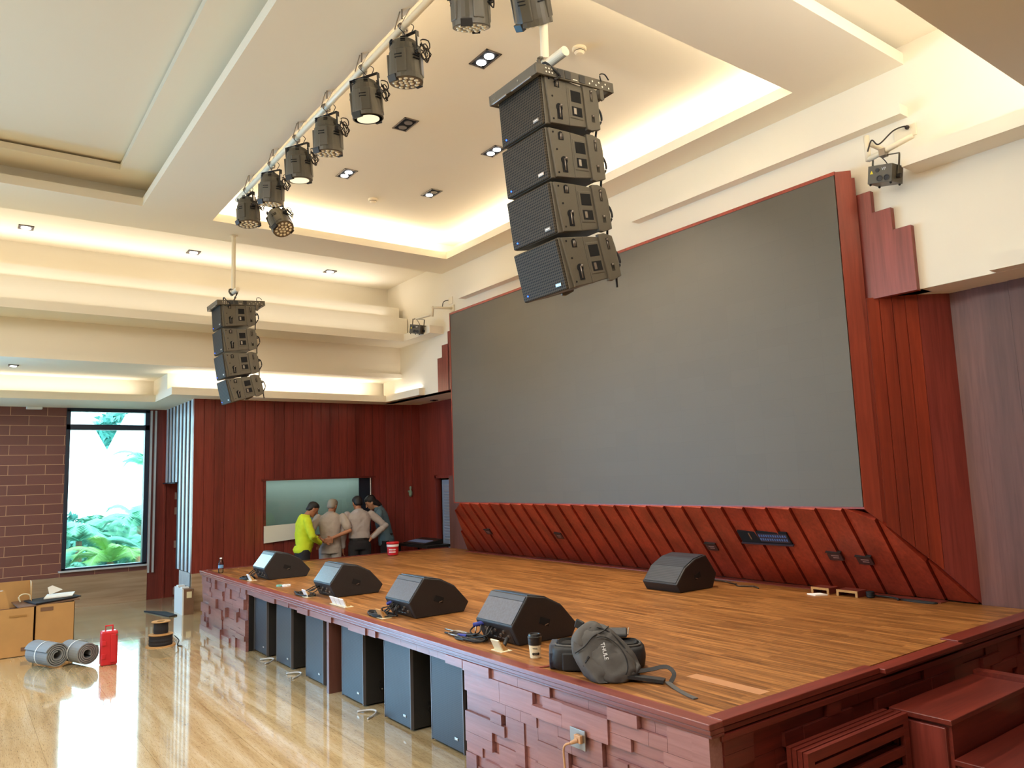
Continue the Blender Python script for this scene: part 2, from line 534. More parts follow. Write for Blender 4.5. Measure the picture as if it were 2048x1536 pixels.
class MB:
    def __init__(s):
        s.v = []
        s.f = []

    def add(s, vs, fs):
        o = len(s.v)
        s.v += [Vector(p) for p in vs]
        s.f += [[i + o for i in f] for f in fs]
        return s

    def box(s, x0, x1, y0, y1, z0, z1):
        if x0 > x1: x0, x1 = x1, x0
        if y0 > y1: y0, y1 = y1, y0
        if z0 > z1: z0, z1 = z1, z0
        return s.add([(x0, y0, z0), (x1, y0, z0), (x1, y1, z0), (x0, y1, z0), (x0, y0, z1), (x1, y0, z1), (x1, y1, z1), (x0, y1, z1)],
                     [(0, 3, 2, 1), (4, 5, 6, 7), (0, 1, 5, 4), (1, 2, 6, 5), (2, 3, 7, 6), (3, 0, 4, 7)])

    def obox(s, c, size, rot=(0, 0, 0)):
        R = Euler(rot).to_matrix()
        c = Vector(c)
        h = [x / 2 for x in size]
        vs = [c + R @ Vector((a * h[0], b * h[1], d * h[2])) for a, b, d in
              ((-1, -1, -1), (1, -1, -1), (1, 1, -1), (-1, 1, -1), (-1, -1, 1), (1, -1, 1), (1, 1, 1), (-1, 1, 1))]
        return s.add(vs, [(0, 3, 2, 1), (4, 5, 6, 7), (0, 1, 5, 4), (1, 2, 6, 5), (2, 3, 7, 6), (3, 0, 4, 7)])

    def prism(s, poly, axis, a, b):
        """poly: 2D points in the two other axes (cyclic order xyz), extruded from a to b along axis"""
        n = len(poly)
        def P(p, t):
            if axis == 'X': return (t, p[0], p[1])
            if axis == 'Y': return (p[0], t, p[1])
            return (p[0], p[1], t)
        vs = [P(p, a) for p in poly] + [P(p, b) for p in poly]
        fs = [list(range(n))[::-1], list(range(n, 2 * n))] + [(i, (i + 1) % n, n + (i + 1) % n, n + i) for i in range(n)]
        return s.add(vs, fs)

    def loft(s, rings, cap=True):
        n = len(rings[0])
        vs = [p for r in rings for p in r]
        fs = []
        for k in range(len(rings) - 1):
            for i in range(n):
                fs.append((k * n + i, k * n + (i + 1) % n, (k + 1) * n + (i + 1) % n, (k + 1) * n + i))
        if cap:
            fs.append(list(range(n))[::-1])
            fs.append([(len(rings) - 1) * n + i for i in range(n)])
        return s.add(vs, fs)

    def cyl(s, p0, p1, r0, r1=None, n=16, cap=True):
        r1 = r0 if r1 is None else r1
        p0, p1 = Vector(p0), Vector(p1)
        x, y, z = basis(p1 - p0)
        rings = []
        for p, r in ((p0, r0), (p1, r1)):
            rings.append([p + x * (r * math.cos(2 * PI * i / n)) + y * (r * math.sin(2 * PI * i / n)) for i in range(n)])
        return s.loft(rings, cap)

    def turn(s, prof, p0=(0, 0, 0), d=(0, 0, 1), n=24, cap=True):
        """lathe: prof = [(radius, height)], axis d from p0"""
        p0 = Vector(p0)
        x, y, z = basis(d)
        rings = [[p0 + z * h + x * (max(r, 1e-4) * math.cos(2 * PI * i / n)) + y * (max(r, 1e-4) * math.sin(2 * PI * i / n)) for i in range(n)] for r, h in prof]
        return s.loft(rings, cap)

    def tube(s, pts, r, n=8, smooth=0):
        pts = [Vector(p) for p in pts]
        if smooth:
            pts = catmull(pts, smooth)
        rings = []
        up = Vector((0.13, 0.21, 0.97)).normalized()
        for i, p in enumerate(pts):
            a = pts[max(0, i - 1)]
            b = pts[min(len(pts) - 1, i + 1)]
            d = (b - a)
            if d.length < 1e-7: d = Vector((0, 0, 1))
            x, y, z = basis(d, up)
            rr = r[i] if isinstance(r, (list, tuple)) else r
            rings.append([p + x * (rr * math.cos(2 * PI * k / n)) + y * (rr * math.sin(2 * PI * k / n)) for k in range(n)])
        return s.loft(rings)

    def ball(s, c, r, n=12, m=8, rot=None):
        c = Vector(c)
        if not isinstance(r, (tuple, list)): r = (r, r, r)
        R = Euler(rot).to_matrix() if rot else Matrix.Identity(3)
        rings = []
        for j in range(m + 1):
            t = PI * j / m
            st, ct = max(math.sin(t), 1e-3), math.cos(t)
            rings.append([c + R @ Vector((r[0] * st * math.cos(2 * PI * i / n), r[1] * st * math.sin(2 * PI * i / n), -r[2] * ct)) for i in range(n)])
        return s.loft(rings)

    def build(s, name, mat, parent=None, bevel=0, smooth=False, local=False, mods=(), seg=2):
        me = bpy.data.meshes.new(name)
        vs = s.v
        if parent is not None and not local:
            inv = WM[parent.name].inverted()
            vs = [inv @ v for v in vs]
        me.from_pydata([tuple(v) for v in vs], [], s.f)
        bm = bmesh.new()
        bm.from_mesh(me)
        bmesh.ops.recalc_face_normals(bm, faces=bm.faces)
        bm.to_mesh(me)
        bm.free()
        me.materials.append(M[mat] if isinstance(mat, str) else mat)
        o = bpy.data.objects.new(name, me)
        COL.objects.link(o)
        if parent is not None:
            o.parent = parent
            WM[o.name] = WM[parent.name].copy()
        else:
            WM[o.name] = Matrix.Identity(4)
        if smooth:
            for p in me.polygons: p.use_smooth = True
        if bevel:
            b = o.modifiers.new('bevel', 'BEVEL')
            b.width = bevel
            b.segments = seg
            b.limit_method = 'ANGLE'
            b.angle_limit = 0.6
            b.harden_normals = False
        return o


def split_build(mb, name, mat, parent, **kw):
    """each connected piece becomes a part of its own"""
    adj = {}
    par = list(range(len(mb.v)))
    def find(a):
        while par[a] != a:
            par[a] = par[par[a]]
            a = par[a]
        return a
    for f in mb.f:
        for i in f[1:]:
            a, b = find(f[0]), find(i)
            if a != b: par[a] = b
    groups = {}
    for f in mb.f: groups.setdefault(find(f[0]), []).append(f)
    out = []
    for fs in groups.values():
        ids = sorted({i for f in fs for i in f})
        m = {i: k for k, i in enumerate(ids)}
        q = MB()
        q.v = [mb.v[i] for i in ids]
        q.f = [[m[i] for i in f] for f in fs]
        out.append(q.build(name, mat, parent, **kw))
    return out


def catmull(p, k):
    out = []
    n = len(p)
    for i in range(n - 1):
        p0, p1, p2, p3 = p[max(i - 1, 0)], p[i], p[i + 1], p[min(i + 2, n - 1)]
        for j in range(k):
            t = j / k
            out.append(0.5 * ((2 * p1) + (p2 - p0) * t + (2 * p0 - 5 * p1 + 4 * p2 - p3) * t * t + (3 * p1 - p0 - 3 * p2 + p3) * t ** 3))
    out.append(p[-1])
    return out


WM = {}   # world matrices of objects we parent to


def thing(name, label, cat, loc=(0, 0, 0), rz=0.0, group=None):
    o = bpy.data.objects.new(name, None)
    COL.objects.link(o)
    o.empty_display_size = 0.1
    o.location = loc
    o.rotation_euler = (0, 0, rz)
    WM[o.name] = Matrix.Translation(loc) @ Matrix.Rotation(rz, 4, 'Z')
    o['label'] = label
    o['category'] = cat
    if group: o['group'] = group
    return o


def tag(o, label, cat, group=None):
    o['label'] = label
    o['category'] = cat
    if group: o['group'] = group
    return o


def struct(o, label=None):
    o['kind'] = 'structure'
    if label:
        o['label'] = label
        o['category'] = 'building part'
    return o


def kids(o):
    return [c for c in bpy.data.objects if c.parent == o]


def dup(root, loc=None, rot=None, label=None):
    r = root.copy()
    COL.objects.link(r)
    if loc is not None: r.location = loc
    if rot is not None: r.rotation_euler = rot
    if label: r['label'] = label
    def rec(src, dst):
        for ch in kids(src):
            c = ch.copy()
            COL.objects.link(c)
            c.parent = dst
            rec(ch, c)
    rec(root, r)
    return r


def text_part(name, body, size, mat, parent, origin, xdir, ydir, extr=0.0008):
    cu = bpy.data.curves.new('lettering_curve', 'FONT')
    cu.body = body
    cu.size = size
    cu.extrude = extr
    cu.align_x = 'CENTER'
    cu.align_y = 'CENTER'
    t = bpy.data.objects.new('lettering_tmp', cu)
    COL.objects.link(t)
    bpy.context.view_layer.update()
    dg = bpy.context.evaluated_depsgraph_get()
    me = bpy.data.meshes.new_from_object(t.evaluated_get(dg))
    bpy.data.objects.remove(t)
    x = Vector(xdir).normalized()
    y = Vector(ydir).normalized()
    z = x.cross(y)
    o3 = Vector(origin)
    for v in me.vertices:
        c = v.co.copy()
        v.co = o3 + x * c.x + y * c.y + z * c.z
    me.materials.clear()
    me.materials.append(M[mat])
    o = bpy.data.objects.new(name, me)
    COL.objects.link(o)
    o.parent = parent
    return o

# ------------------------------------------------------------------ room shell
struct(MB().box(-14.5, 3.6, -9, 7.2, -0.12, 0).build('floor', 'floor'))
# left wall with the tall window and, further along the audience side, a wide window
w = MB()
w.box(-14.5, -14.3, 0.1, 1.44, 0.5, 3.22).box(-14.5, -14.3, 1.44, 2.69, 0.5, 0.6)
w.box(-14.5, -14.3, -0.5, 0.1, 0.5, 3.22).box(-14.5, -14.3, -9, -6.8, 0.5, 3.22).box(-14.5, -14.3, -6.8, -0.5, 0.5, 0.58)
struct(w.build('wall_left', 'planks'))
struct(MB().box(-14.52, -14.27, -9, 2.70, 0, 0.5).build('trim_1', 'stone'))
struct(MB().box(-14.5, -14.3, 2.69, 3.6, 0, 3.22).box(-14.31, -14.27, 2.95, 2.97, 0, 3.22).build('wall_left_return', 'red_wood'))
struct(MB().box(-14.6, -14.31, -9, 3.6, 3.22, 5.6).build('wall_left_upper', 'cream'))
struct(MB().box(-14.3, -12.35, 3.45, 3.6, 0, 3.22).build('wall_passage', 'red_wood'))
struct(MB().box(-14.5, 3.6, -9.2, -9, 0, 5.6).build('wall_audience', 'cream'))
struct(MB().box(-14.6, 3.6, 7.2, 7.35, -0.1, 5.6).build('wall_back', 'cream'))
struct(MB().box(-14.6, -14.3, 3.6, 7.2, 0, 5.6).build('wall_left_rear', 'cream'))
struct(MB().box(3.4, 3.6, -9, 7.2, 0, 5.6).build('wall_right', 'purple_wood'))


def shiplap(mb, p0, p1, z0, z1, pitch, depth, out, back=0.08):
    """vertical boards from p0 to p1, each canted so its leading edge casts a groove; out = outward normal (2D)"""
    p0, p1, out = Vector(p0), Vector(p1), Vector(out).normalized()
    L = (p1 - p0).length
    n = max(1, round(L / pitch))
    d = (p1 - p0) / n
    for i in range(n):
        a = p0 + d * i
        b = a + d * 0.985
        q = [a + out * depth, b + out * 0.001, b - out * back, a - out * back]
        mb.add([(v.x, v.y, z0) for v in q] + [(v.x, v.y, z1) for v in q],
               [(0, 3, 2, 1), (4, 5, 6, 7), (0, 1, 5, 4), (1, 2, 6, 5), (2, 3, 7, 6), (3, 0, 4, 7)])
    return mb


# wood wall beside the stage, with the control-room opening
w = MB()
shiplap(w, (-12.35, 2.95), (-12.35, 4.05), 0.56, 3.22, 0.155, 0.014, (1, 0))
shiplap(w, (-12.35, 4.05), (-12.35, 5.97), 0.56, 1.0, 0.16, 0.014, (1, 0))
shiplap(w, (-12.35, 4.05), (-12.35, 5.97), 1.93, 3.22, 0.16, 0.014, (1, 0))
shiplap(w, (-12.35, 5.97), (-12.35, 6.22), 0.56, 3.22, 0.15, 0.014, (1, 0))
shiplap(w, (-12.35, 6.22), (-12.2, 6.85), 0.0, 3.22, 0.16, 0.014, (1, -0.2))
struct(w.build('wall_stage_left', 'red_wood'))
struct(MB().box(-12.43, -12.33, 2.95, 6.22, 0, 0.56).build('baseboard_stage_left', 'stone'))
w = MB()
shiplap(w, (-12.25, 6.85), (-11.62, 6.85), 0, 3.22, 0.16, 0.014, (0, -1))
shiplap(w, (-11.62, 6.85), (-10.75, 6.85), 1.9, 3.22, 0.16, 0.014, (0, -1))
shiplap(w, (-10.75, 6.85), (-9.4, 6.85), 0, 3.22, 0.16, 0.014, (0, -1))
struct(w.build('wall_back_left', 'red_wood'))
# upper end wall above the screen and the plaster around it
struct(MB().box(-12.2, 3.6, 6.12, 6.3, 3.22, 5.6).build('wall_back_upper', 'cream'))
# right end wall of wide mauve boards
w = MB()
for a, b, dd in ((-2.77, -2.60, 0.0), (-2.60, -2.33, 0.014), (-2.33, -2.02, 0.028), (-2.02, -1.7, 0.014), (-1.7, -1.3, 0.0), (-1.3, -0.9, 0.014), (-0.9, 0.2, 0), (0.2, 3.4, 0.014)):
    w.box(a, b - 0.006, 6.5 - dd, 6.6, 0, 3.22)
struct(w.build('wall_back_right', 'purple_wood'))
# dark niche between the splayed boards and the right end wall
w = MB()
w.add([(-2.93, 6.3, 1.01), (-2.77, 6.5, 0.748), (-2.83, 6.55, 0.748), (-2.99, 6.35, 1.01), (-2.93, 6.3, 3.22), (-2.77, 6.5, 3.22), (-2.83, 6.55, 3.22), (-2.99, 6.35, 3.22)], [(0, 3, 2, 1), (4, 5, 6, 7), (0, 1, 5, 4), (1, 2, 6, 5), (2, 3, 7, 6), (3, 0, 4, 7)])
struct(w.build('wall_niche_right', 'red_wood'))

# soffits and ledges, left aisle
w = MB()
w.prism([(-14.5, -9), (-13.0, -9), (-13.0, 2.52), (-11.86, 2.52), (-11.92, 6.02), (-10.74, 6.02), (-10.74, 6.13), (-8.5, 6.13), (-8.5, 7.2), (-14.5, 7.2)], 'Z', 3.22, 3.33)
w.box(-8.5, -2.8, 6.13, 7.2, 3.22, 3.33).box(-2.81, 3.5, 6.123, 7.2, 3.219, 3.33)
w.box(-2.27, 3.5, 6.0, 6.122, 3.2195, 3.33)
struct(w.build('ceiling_soffit', 'cream'))
struct(MB().box(-14.3, -11.5, -9, 6.2, 3.59, 3.66).box(-14.3, -13.3, -9, 2.55, 3.33, 3.59).box(-14.3, -12.3, 2.55, 7, 3.33, 3.59).build('ceiling_low_aisle', 'cream'))
w = MB()
w.prism([(-11.56, 3.6), (-11.56, 4.13), (-12.1, 4.13), (-12.1, 3.6)][::-1], 'Y', -9, 6.13)
struct(w.build('wall_aisle_upstand', 'cream'))
w = MB()
w.prism([(-12.1, -9), (-10.95, -9), (-10.95, 5.87), (-10.1, 5.87), (-10.1, 6.13), (-12.1, 6.13)], 'Z', 4.12, 4.24)
struct(w.build('trim_2', 'cream'))
struct(MB().box(-12.1, -11.25, -9, 6.1, 4.24, 4.58).build('trim_3', 'cream'))
struct(MB().box(-12.1, -11.42, -9, 6.04, 4.58, 4.79).build('trim_4', 'cream'))
struct(MB().box(-12.2, -12.0, -9, 6.2, 4.79, 5.4).build('wall_aisle_upper', 'cream'))
struct(MB().box(-12.2, -9.85, -9, 6.2, 5.25, 5.33).build('ceiling_left_aisle', 'cream'))
# right aisle
struct(MB().box(-3.05, 3.5, -9, 6.2, 5.25, 5.33).build('ceiling_right_aisle', 'cream'))
struct(MB().box(-1.68, 3.5, 0.9, 6.13, 4.15, 4.25).box(-2.75, -1.6, 5.87, 6.13, 4.15, 4.27).box(-1.68, -1.66, 0.9, 6, 4.25, 4.3).build('trim_5', 'cream'))
struct(MB().box(-1.0, -0.9, 0.9, 6.13, 4.25, 5.3).build('wall_right_upstand', 'cream'))
# shelf mouldings on the end wall
struct(MB().box(-5.8, -2.78, 6.0, 6.13, 4.64, 4.73).build('trim_6', 'cream'))
struct(MB().box(-9.45, -7.4, 6.0, 6.13, 4.54, 4.62).build('trim_7', 'cream'))
# main ceiling slab with its two recesses
w = MB()
Z0, Z1 = 5.09, 5.19
w.box(-10.1, -9.36, -9, 6.13, Z0, Z1).box(-3.55, -2.77, -9, 6.13, Z0, Z1)
w.box(-9.36, -3.55, 5.75, 6.13, Z0, Z1).box(-9.36, -3.55, 1.61, 2.41, Z0, Z1)
w.box(-9.36, -9.26, -9, 1.61, Z0, Z1).box(-9.26, -3.55, -9, -5.5, Z0, Z1)
struct(w.build('ceiling', 'cream'))
w = MB()
w.box(-9.85, -3.05, 1.95, 6.13, 5.45, 5.53)
w.box(-9.85, -9.75, 1.95, 6.13, 5.19, 5.45).box(-3.15, -3.05, 1.95, 6.13, 5.19, 5.45).box(-9.85, -3.05, 1.95, 2.03, 5.19, 5.45)
struct(w.build('ceiling_stage_recess', 'cream'))
w = MB()
w.box(-9.55, -9.0, -6, 1.9, 5.37, 5.44).box(-9.0, -3.05, 1.33, 1.9, 5.37, 5.44).box(-9.1, -3.05, -6, 1.5, 5.47, 5.53)
w.box(-9.6, -9.5, -6, 1.95, 5.19, 5.45).box(-9.5, -3.05, 1.85, 1.95, 5.19, 5.5).box(-3.15, -3.05, -6, 1.95, 5.19, 5.5).box(-9.5, -3.05, -6.1, -6.0, 5.19, 5.5)
struct(w.build('ceiling_hall_recess', 'cream'))
struct(MB().box(-14.6, 3.6, -9.2, 7.3, 5.6, 5.7).build('ceiling_roof_slab', 'cream'))

# ------------------------------------------------------------------ stage
st = thing('stage', 'low wooden stage with plank deck, red trim and brick-like carved front cladding', 'stage', (-6.6, 4.6, 0))
MB().box(-10.79, -2.38, 2.785, 6.47, 0.70, 0.745).box(-10.79, -10.16, 6.47, 6.54, 0.70, 0.745).build('deck', 'deck', st)
w = MB()
w.box(-10.87, -2.31, 2.70, 2.79, 0.722, 0.749).box(-10.87, -2.31, 2.705, 2.8, 0.70, 0.722).box(-10.87, -2.31, 2.712, 2.8, 0.685, 0.70)
w.build('front_edge_trim', 'red_wood_x', st, bevel=0.004)
w = MB()
w.box(-2.40, -2.31, 2.79, 4.12, 0.722, 0.751).box(-2.37, -2.28, 4.12, 5.05, 0.722, 0.747).box(-2.42, -2.31, 5.05, 6.46, 0.722, 0.755)
w.box(-2.40, -2.325, 2.79, 6.46, 0.69, 0.715).box(-2.40, -2.315, 2.79, 6.46, 0.655, 0.685)
w.build('side_edge_trim', 'red_wood_y', st, bevel=0.004)
MB().box(-10.87, -10.79, 2.79, 6.54, 0.70, 0.752).build('left_edge_trim', 'red_wood_y', st, bevel=0.004)
MB().box(-9.95, -3.0, 6.33, 6.46, 0.745, 0.752).build('rear_skirting', 'red_wood_x', st)
w = MB()
w.box(-10.83, -8.93, 2.76, 3.7, 0, 0.70).box(-4.33, -2.36, 2.76, 3.7, 0, 0.70).box(-10.83, -2.36, 3.7, 6.45, 0, 0.70)
w.box(-8.93, -4.33, 2.76, 3.7, 0.655, 0.70)
w.build('body', 'black_s', st)
MB().box(-6.69, -6.64, 2.76, 3.2, 0, 0.655).build('centre_post', 'purple_wood', st)
MB().box(-8.93, -4.33, 2.74, 2.78, 0.655, 0.69).build('opening_lintel', 'red_wood_x', st)


def cladding(mb, u0, u1, z0, z1, put, rng, du=0.03, rows=11, maxd=0.042):
    nz = rows
    nu = int(round((u1 - u0) / du))
    hz = (z1 - z0) / nz
    hu = (u1 - u0) / nu
    occ = [[False] * nu for _ in range(nz)]
    for r in range(nz):
        c = 0
        while c < nu:
            if occ[r][c]:
                c += 1
                continue
            ln = rng.randint(3, 13)
            h = 2 if (rng.random() < 0.33 and r + 1 < nz) else 1
            k = 0
            while k < ln and c + k < nu and not occ[r][c + k] and not (h == 2 and occ[r + 1][c + k]): k += 1
            if k == 0:
                h = 1
                k = 1
            for q in range(k):
                for hh in range(h): occ[r + hh][c + q] = True
            d = rng.choice([0.003, 0.012, 0.012, 0.022, 0.03, 0.03, maxd])
            if k <= 2: d = 0.0
            put(mb, u0 + c * hu, u0 + (c + k) * hu, z0 + r * hz, z0 + (r + h) * hz, d)
            c += k
    return mb


def put_front(mb, a, b, z0, z1, d):
    mb.box(a + 0.001, b - 0.001, 2.765, 2.75 - d, z0 + 0.0008, z1 - 0.0008)


def put_side(mb, a, b, z0, z1, d):
    mb.box(-2.37, -2.355 + d, a + 0.001, b - 0.001, z0 + 0.0008, z1 - 0.0008)


rg = random.Random(11)
w = MB()
cladding(w, -10.85, -8.93, 0.0, 0.685, put_front, rg, rows=12)
cladding(w, -4.33, -2.43, 0.0, 0.685, put_front, rg, rows=11)
cladding(w, -8.93, -4.33, 0.632, 0.687, put_front, rg, rows=1, maxd=0.045)
w.box(-2.43, -2.33, 2.715, 2.80, 0, 0.685)
w.build('front_cladding', 'clad', st)
w = MB()
cladding(w, 2.8, 6.44, 0.0, 0.66, put_side, rg, rows=10, maxd=0.035)
w.build('side_cladding', 'red_wood_y', st)
# strip of lighter deck colour near the front right corner
MB().box(-2.92, -2.45, 3.25, 3.335, 0.745, 0.7456).build('pale_patch', plain('pale_deck_patch', srgb(186, 134, 92), 0.5), st)

# ------------------------------------------------------------------ screen wall
sl = struct(MB().prism([(6.1, 1.5), (6.02, 1.49), (6.56, 0.76), (6.62, 0.745), (6.62, 1.5)], 'X', -9.59, -3.33).build('wall_under_screen', 'splay_wood'))
# sloping boards under the screen (each canted a little so that its edge throws a groove)
w = MB()
TOPL, BOTL, TOPR, BOTR = -9.59, -10.15, -3.33, -2.77
n = 27
def sp(u, t, d):
    """u 0..1 along X at the top, constant X down the slope; t 0 top 1 bottom; d outward"""
    y = 5.93 + 0.57 * t
    z = 1.5 - 0.755 * t
    return (u, y - 0.798 * d, max(z - 0.603 * d, 0.752))
xx = -10.15
while xx < -2.79:
    a, b = xx, min(xx + 0.243, -2.765)
    def tmin(x):
        if x < -9.59: return min(1, (-9.59 - x) / 0.56)
        if x > -3.33: return min(1, (x + 3.33) / 0.56)
        return 0.0
    ta, tb = tmin(a), tmin(b)
    b -= 0.012
    q = [sp(a, ta, 0.002), sp(b, tb, 0.024), sp(b, 1, 0.024), sp(a, 1, 0.002)]
    r = [sp(a, ta, -0.03), sp(b, tb, -0.03), sp(b, 1, -0.03), sp(a, 1, -0.03)]
    w.add(q + r, [(0, 1, 2, 3), (7, 6, 5, 4), (0, 4, 5, 1), (1, 5, 6, 2), (2, 6, 7, 3), (3, 7, 4, 0)])
    xx += 0.2458
struct(w.build('wall_sloping_boards', 'splay_wood'))
# splayed side of the screen box, right
w = MB()
def splay(a, b, d, t0, t1, ztop, zcut=True):
    """board on the 45-degree splay from parameter t0 to t1 (0 at screen edge, 1 at niche)"""
    A = Vector((-3.335, 5.93))
    B = Vector((-2.93, 6.3))
    nrm = Vector((0.675, -0.738))
    p, q = A.lerp(B, t0), A.lerp(B, t1)
    def zlow(pt): return 1.5 - 0.755 * (pt.y - 5.93) / 0.57
    zl = [zlow(p), zlow(q)]
    P = [p + nrm * a, q + nrm * b, q - nrm * 0.05, p - nrm * 0.05]
    Zb = [zl[0], zl[1], zl[1], zl[0]]
    w.add([(P[i].x, P[i].y, Zb[i]) for i in range(4)] + [(P[i].x, P[i].y, ztop) for i in range(4)],
          [(0, 3, 2, 1), (4, 5, 6, 7), (0, 1, 5, 4), (1, 2, 6, 5), (2, 3, 7, 6), (3, 0, 4, 7)])
splay(0.0, 0.0, 0, 0.0, 0.235, 4.33)
splay(-0.02, -0.02, 0, 0.235, 0.29, 4.27)
for i in range(4):
    t0 = 0.29 + i * 0.1775
    splay(0.012, 0.0, 0, t0, t0 + 0.172, 3.22)
struct(w.build('wall_splay_right', 'red_bright'))
w = MB()
w.box(-3.26, -3.12, 6.07, 6.13, 3.21, 4.12).box(-3.12, -2.965, 6.07, 6.13, 3.21, 3.93).box(-2.965, -2.82, 6.07, 6.13, 3.21, 3.74)
struct(w.build('trim_8', 'red_wood'))
w = MB()
w.box(-9.9, -9.55, 6.07, 6.13, 3.21, 4.12).box(-10.08, -9.88, 6.07, 6.13, 3.21, 3.93).box(-10.22, -10.08, 6.07, 6.13, 3.21, 3.74)
struct(w.build('trim_9', 'red_wood'))
w = MB()
shiplap(w, (-10.15, 6.5), (-9.62, 5.98), 1.53, 3.22, 0.18, 0.008, (-0.7, -0.7))
struct(w.build('wall_splay_left', 'red_wood'))
struct(MB().box(-10.75, -10.1, 6.55, 6.7, 0.0, 1.9).build('wall_back_strip', 'purple_wood'))

sc_t = thing('led_screen', 'huge switched-off grey screen wall above the stage in a thin red frame', 'screen', (-6.465, 6.0, 1.5))
MB().box(-9.585, -3.345, 5.93, 6.1, 1.515, 4.305).build('panel', 'screen', sc_t)
w = MB()
w.box(-9.60, -3.335, 5.925, 6.12, 4.305, 4.335).box(-9.60, -9.585, 5.925, 6.12, 1.5, 4.33).box(-9.60, -3.335, 5.935, 6.1, 1.498, 1.515)
w.build('frame', 'red_bright', sc_t)

# ------------------------------------------------------------------ window, slats, openings
wn = struct(MB().box(-14.42, -14.28, 1.44, 1.50, 0.6, 3.2).box(-14.42, -14.28, 2.62, 2.69, 0.6, 3.2).box(-14.42, -14.28, 1.44, 2.69, 3.16, 3.22)
            .box(-14.42, -14.28, 1.44, 2.69, 2.86, 2.95).box(-14.42, -14.28, 1.44, 2.69, 0.6, 0.63).build('window_1', 'alu', bevel=0.004))
MB().box(-14.37, -14.36, 1.5, 2.62, 0.63, 2.86).build('lower_pane', 'glass', wn)
MB().box(-14.37, -14.36, 1.5, 2.62, 2.95, 3.16).build('transom_pane', 'glass', wn)
MB().box(-14.30, -14.22, 1.40, 2.70, 0.575, 0.60).build('window_sill', 'slat', wn)
wn = struct(MB().box(-14.42, -14.28, -6.8, -0.5, 3.14, 3.22).box(-14.42, -14.28, -6.8, -0.5, 0.58, 0.63).box(-14.42, -14.28, -0.56, -0.5, 0.6, 3.2)
            .box(-14.42, -14.28, -2.1, -2.02, 0.6, 3.2).box(-14.42, -14.28, -3.7, -3.62, 0.6, 3.2).box(-14.42, -14.28, -5.3, -5.22, 0.6, 3.2).build('window_2', 'alu'))
MB().box(-14.37, -14.36, -6.8, -0.56, 0.63, 3.14).build('window_pane', 'glass', wn)

sp_ = thing('slatted_panel', 'vertical metal slats reflecting daylight, right of the tall window', 'wall panel', (-13.35, 2.95, 0.55))
x = -14.22
k = 0
w2 = MB()
while x < -12.43:
    z0 = 1.95 if x < -13.42 else 0.57
    MB().box(x, x + 0.11, 2.948, 2.9645, z0, 3.22).build('slat', 'slat', sp_, bevel=0.003)
    x += 0.243
w2.box(-13.42, -12.45, 2.965, 3.02, 0.56, 3.22).box(-14.29, -13.42, 2.965, 3.02, 1.95, 3.22).box(-14.29, -13.40, 2.92, 3.02, 1.93, 1.95)
w2.build('backing_board', plain('slat_backing', srgb(26, 20, 34), 0.7), sp_)
sj = thing('window_side_slats', 'two narrow pale metal slats on the right jamb of the tall window', 'wall panel', (-14.28, 2.75, 0.5))
MB().box(-14.30, -14.25, 2.70, 2.73, 0.45, 3.2).build('slat', 'slat', sj)
MB().box(-14.30, -14.25, 2.77, 2.80, 0.45, 3.2).build('slat', 'slat', sj)
sb = MB().box(-13.12, -12.38, 2.95, 3.05, 0.0, 0.56).build('stone_plinth', 'grey_stone')
tag(sb, 'pale grey stone block under the slatted metal panel', 'plinth')
for i, (z, lab) in enumerate(((1.72, 'topmost'), (1.46, 'second from the top'), (0.89, 'third from the top'), (0.10, 'lowest, near the floor'))):
    p = MB().box(-14.29, -14.275, 3.12, 3.2, z - 0.06, z + 0.06).build('wall_plate', plain('brushed_plate', srgb(170, 140, 130), 0.4), bevel=0.003)
    tag(p, 'small metal switch plate beside the slatted panel, ' + lab, 'wall plate', 'switch plates beside the slatted panel')

# control room window
wn = thing('control_room_window', 'wide greenish glass window of the control room behind the people', 'window', (-12.35, 5.0, 1.0))
MB().box(-12.42, -12.33, 4.03, 4.07, 0.98, 1.95).box(-12.42, -12.33, 5.94, 5.98, 0.98, 1.95).box(-12.42, -12.31, 4.0, 6.0, 1.92, 1.95).box(-12.42, -12.33, 4.03, 5.98, 0.975, 1.0).build('frame', 'red_wood_y', wn)
MB().box(-12.40, -12.395, 4.07, 5.94, 1.0, 1.92).build('pane', 'glass_green', wn)
MB().box(-12.335, -12.325, 5.9, 5.915, 1.45, 1.92).build('edge_strip', 'white', wn)
MB().box(-12.9, -12.88, 3.9, 6.1, 0.9, 2.0).box(-12.88, -12.44, 3.9, 3.92, 0.9, 2.0).box(-12.88, -12.44, 6.08, 6.1, 0.9, 2.0).box(-12.88, -12.44, 3.9, 6.1, 0.9, 0.92).box(-12.88, -12.44, 3.9, 6.1, 1.98, 2.0).build('room_lining', plain('control_room_wall', srgb(150, 164, 158), 0.8), wn)
_cl = bpy.data.lights.new('control_room_fill', 'AREA')  # fill light added to brighten the control room, no fixture there
_cl.shape = 'RECTANGLE'
_cl.size = 0.3
_cl.size_y = 2.0
_cl.energy = 7
_clo = bpy.data.objects.new('control_room_fill', _cl)
COL.objects.link(_clo)
_cl.energy = 3.0
_clo.location = (-12.64, 5.0, 1.96)
MB().box(-12.41, -12.39, 5.72, 5.94, 1.0, 1.92).build('dark_mullion', 'alu', wn)
sh = MB().prism([(4.03, 0.93), (4.65, 0.97), (4.68, 1.22), (4.03, 1.20)], 'X', -12.31, -12.30).build('paper_sheet', 'paper')
tag(sh, 'pale paper sheet taped under the left end of the control room window', 'paper sheet')
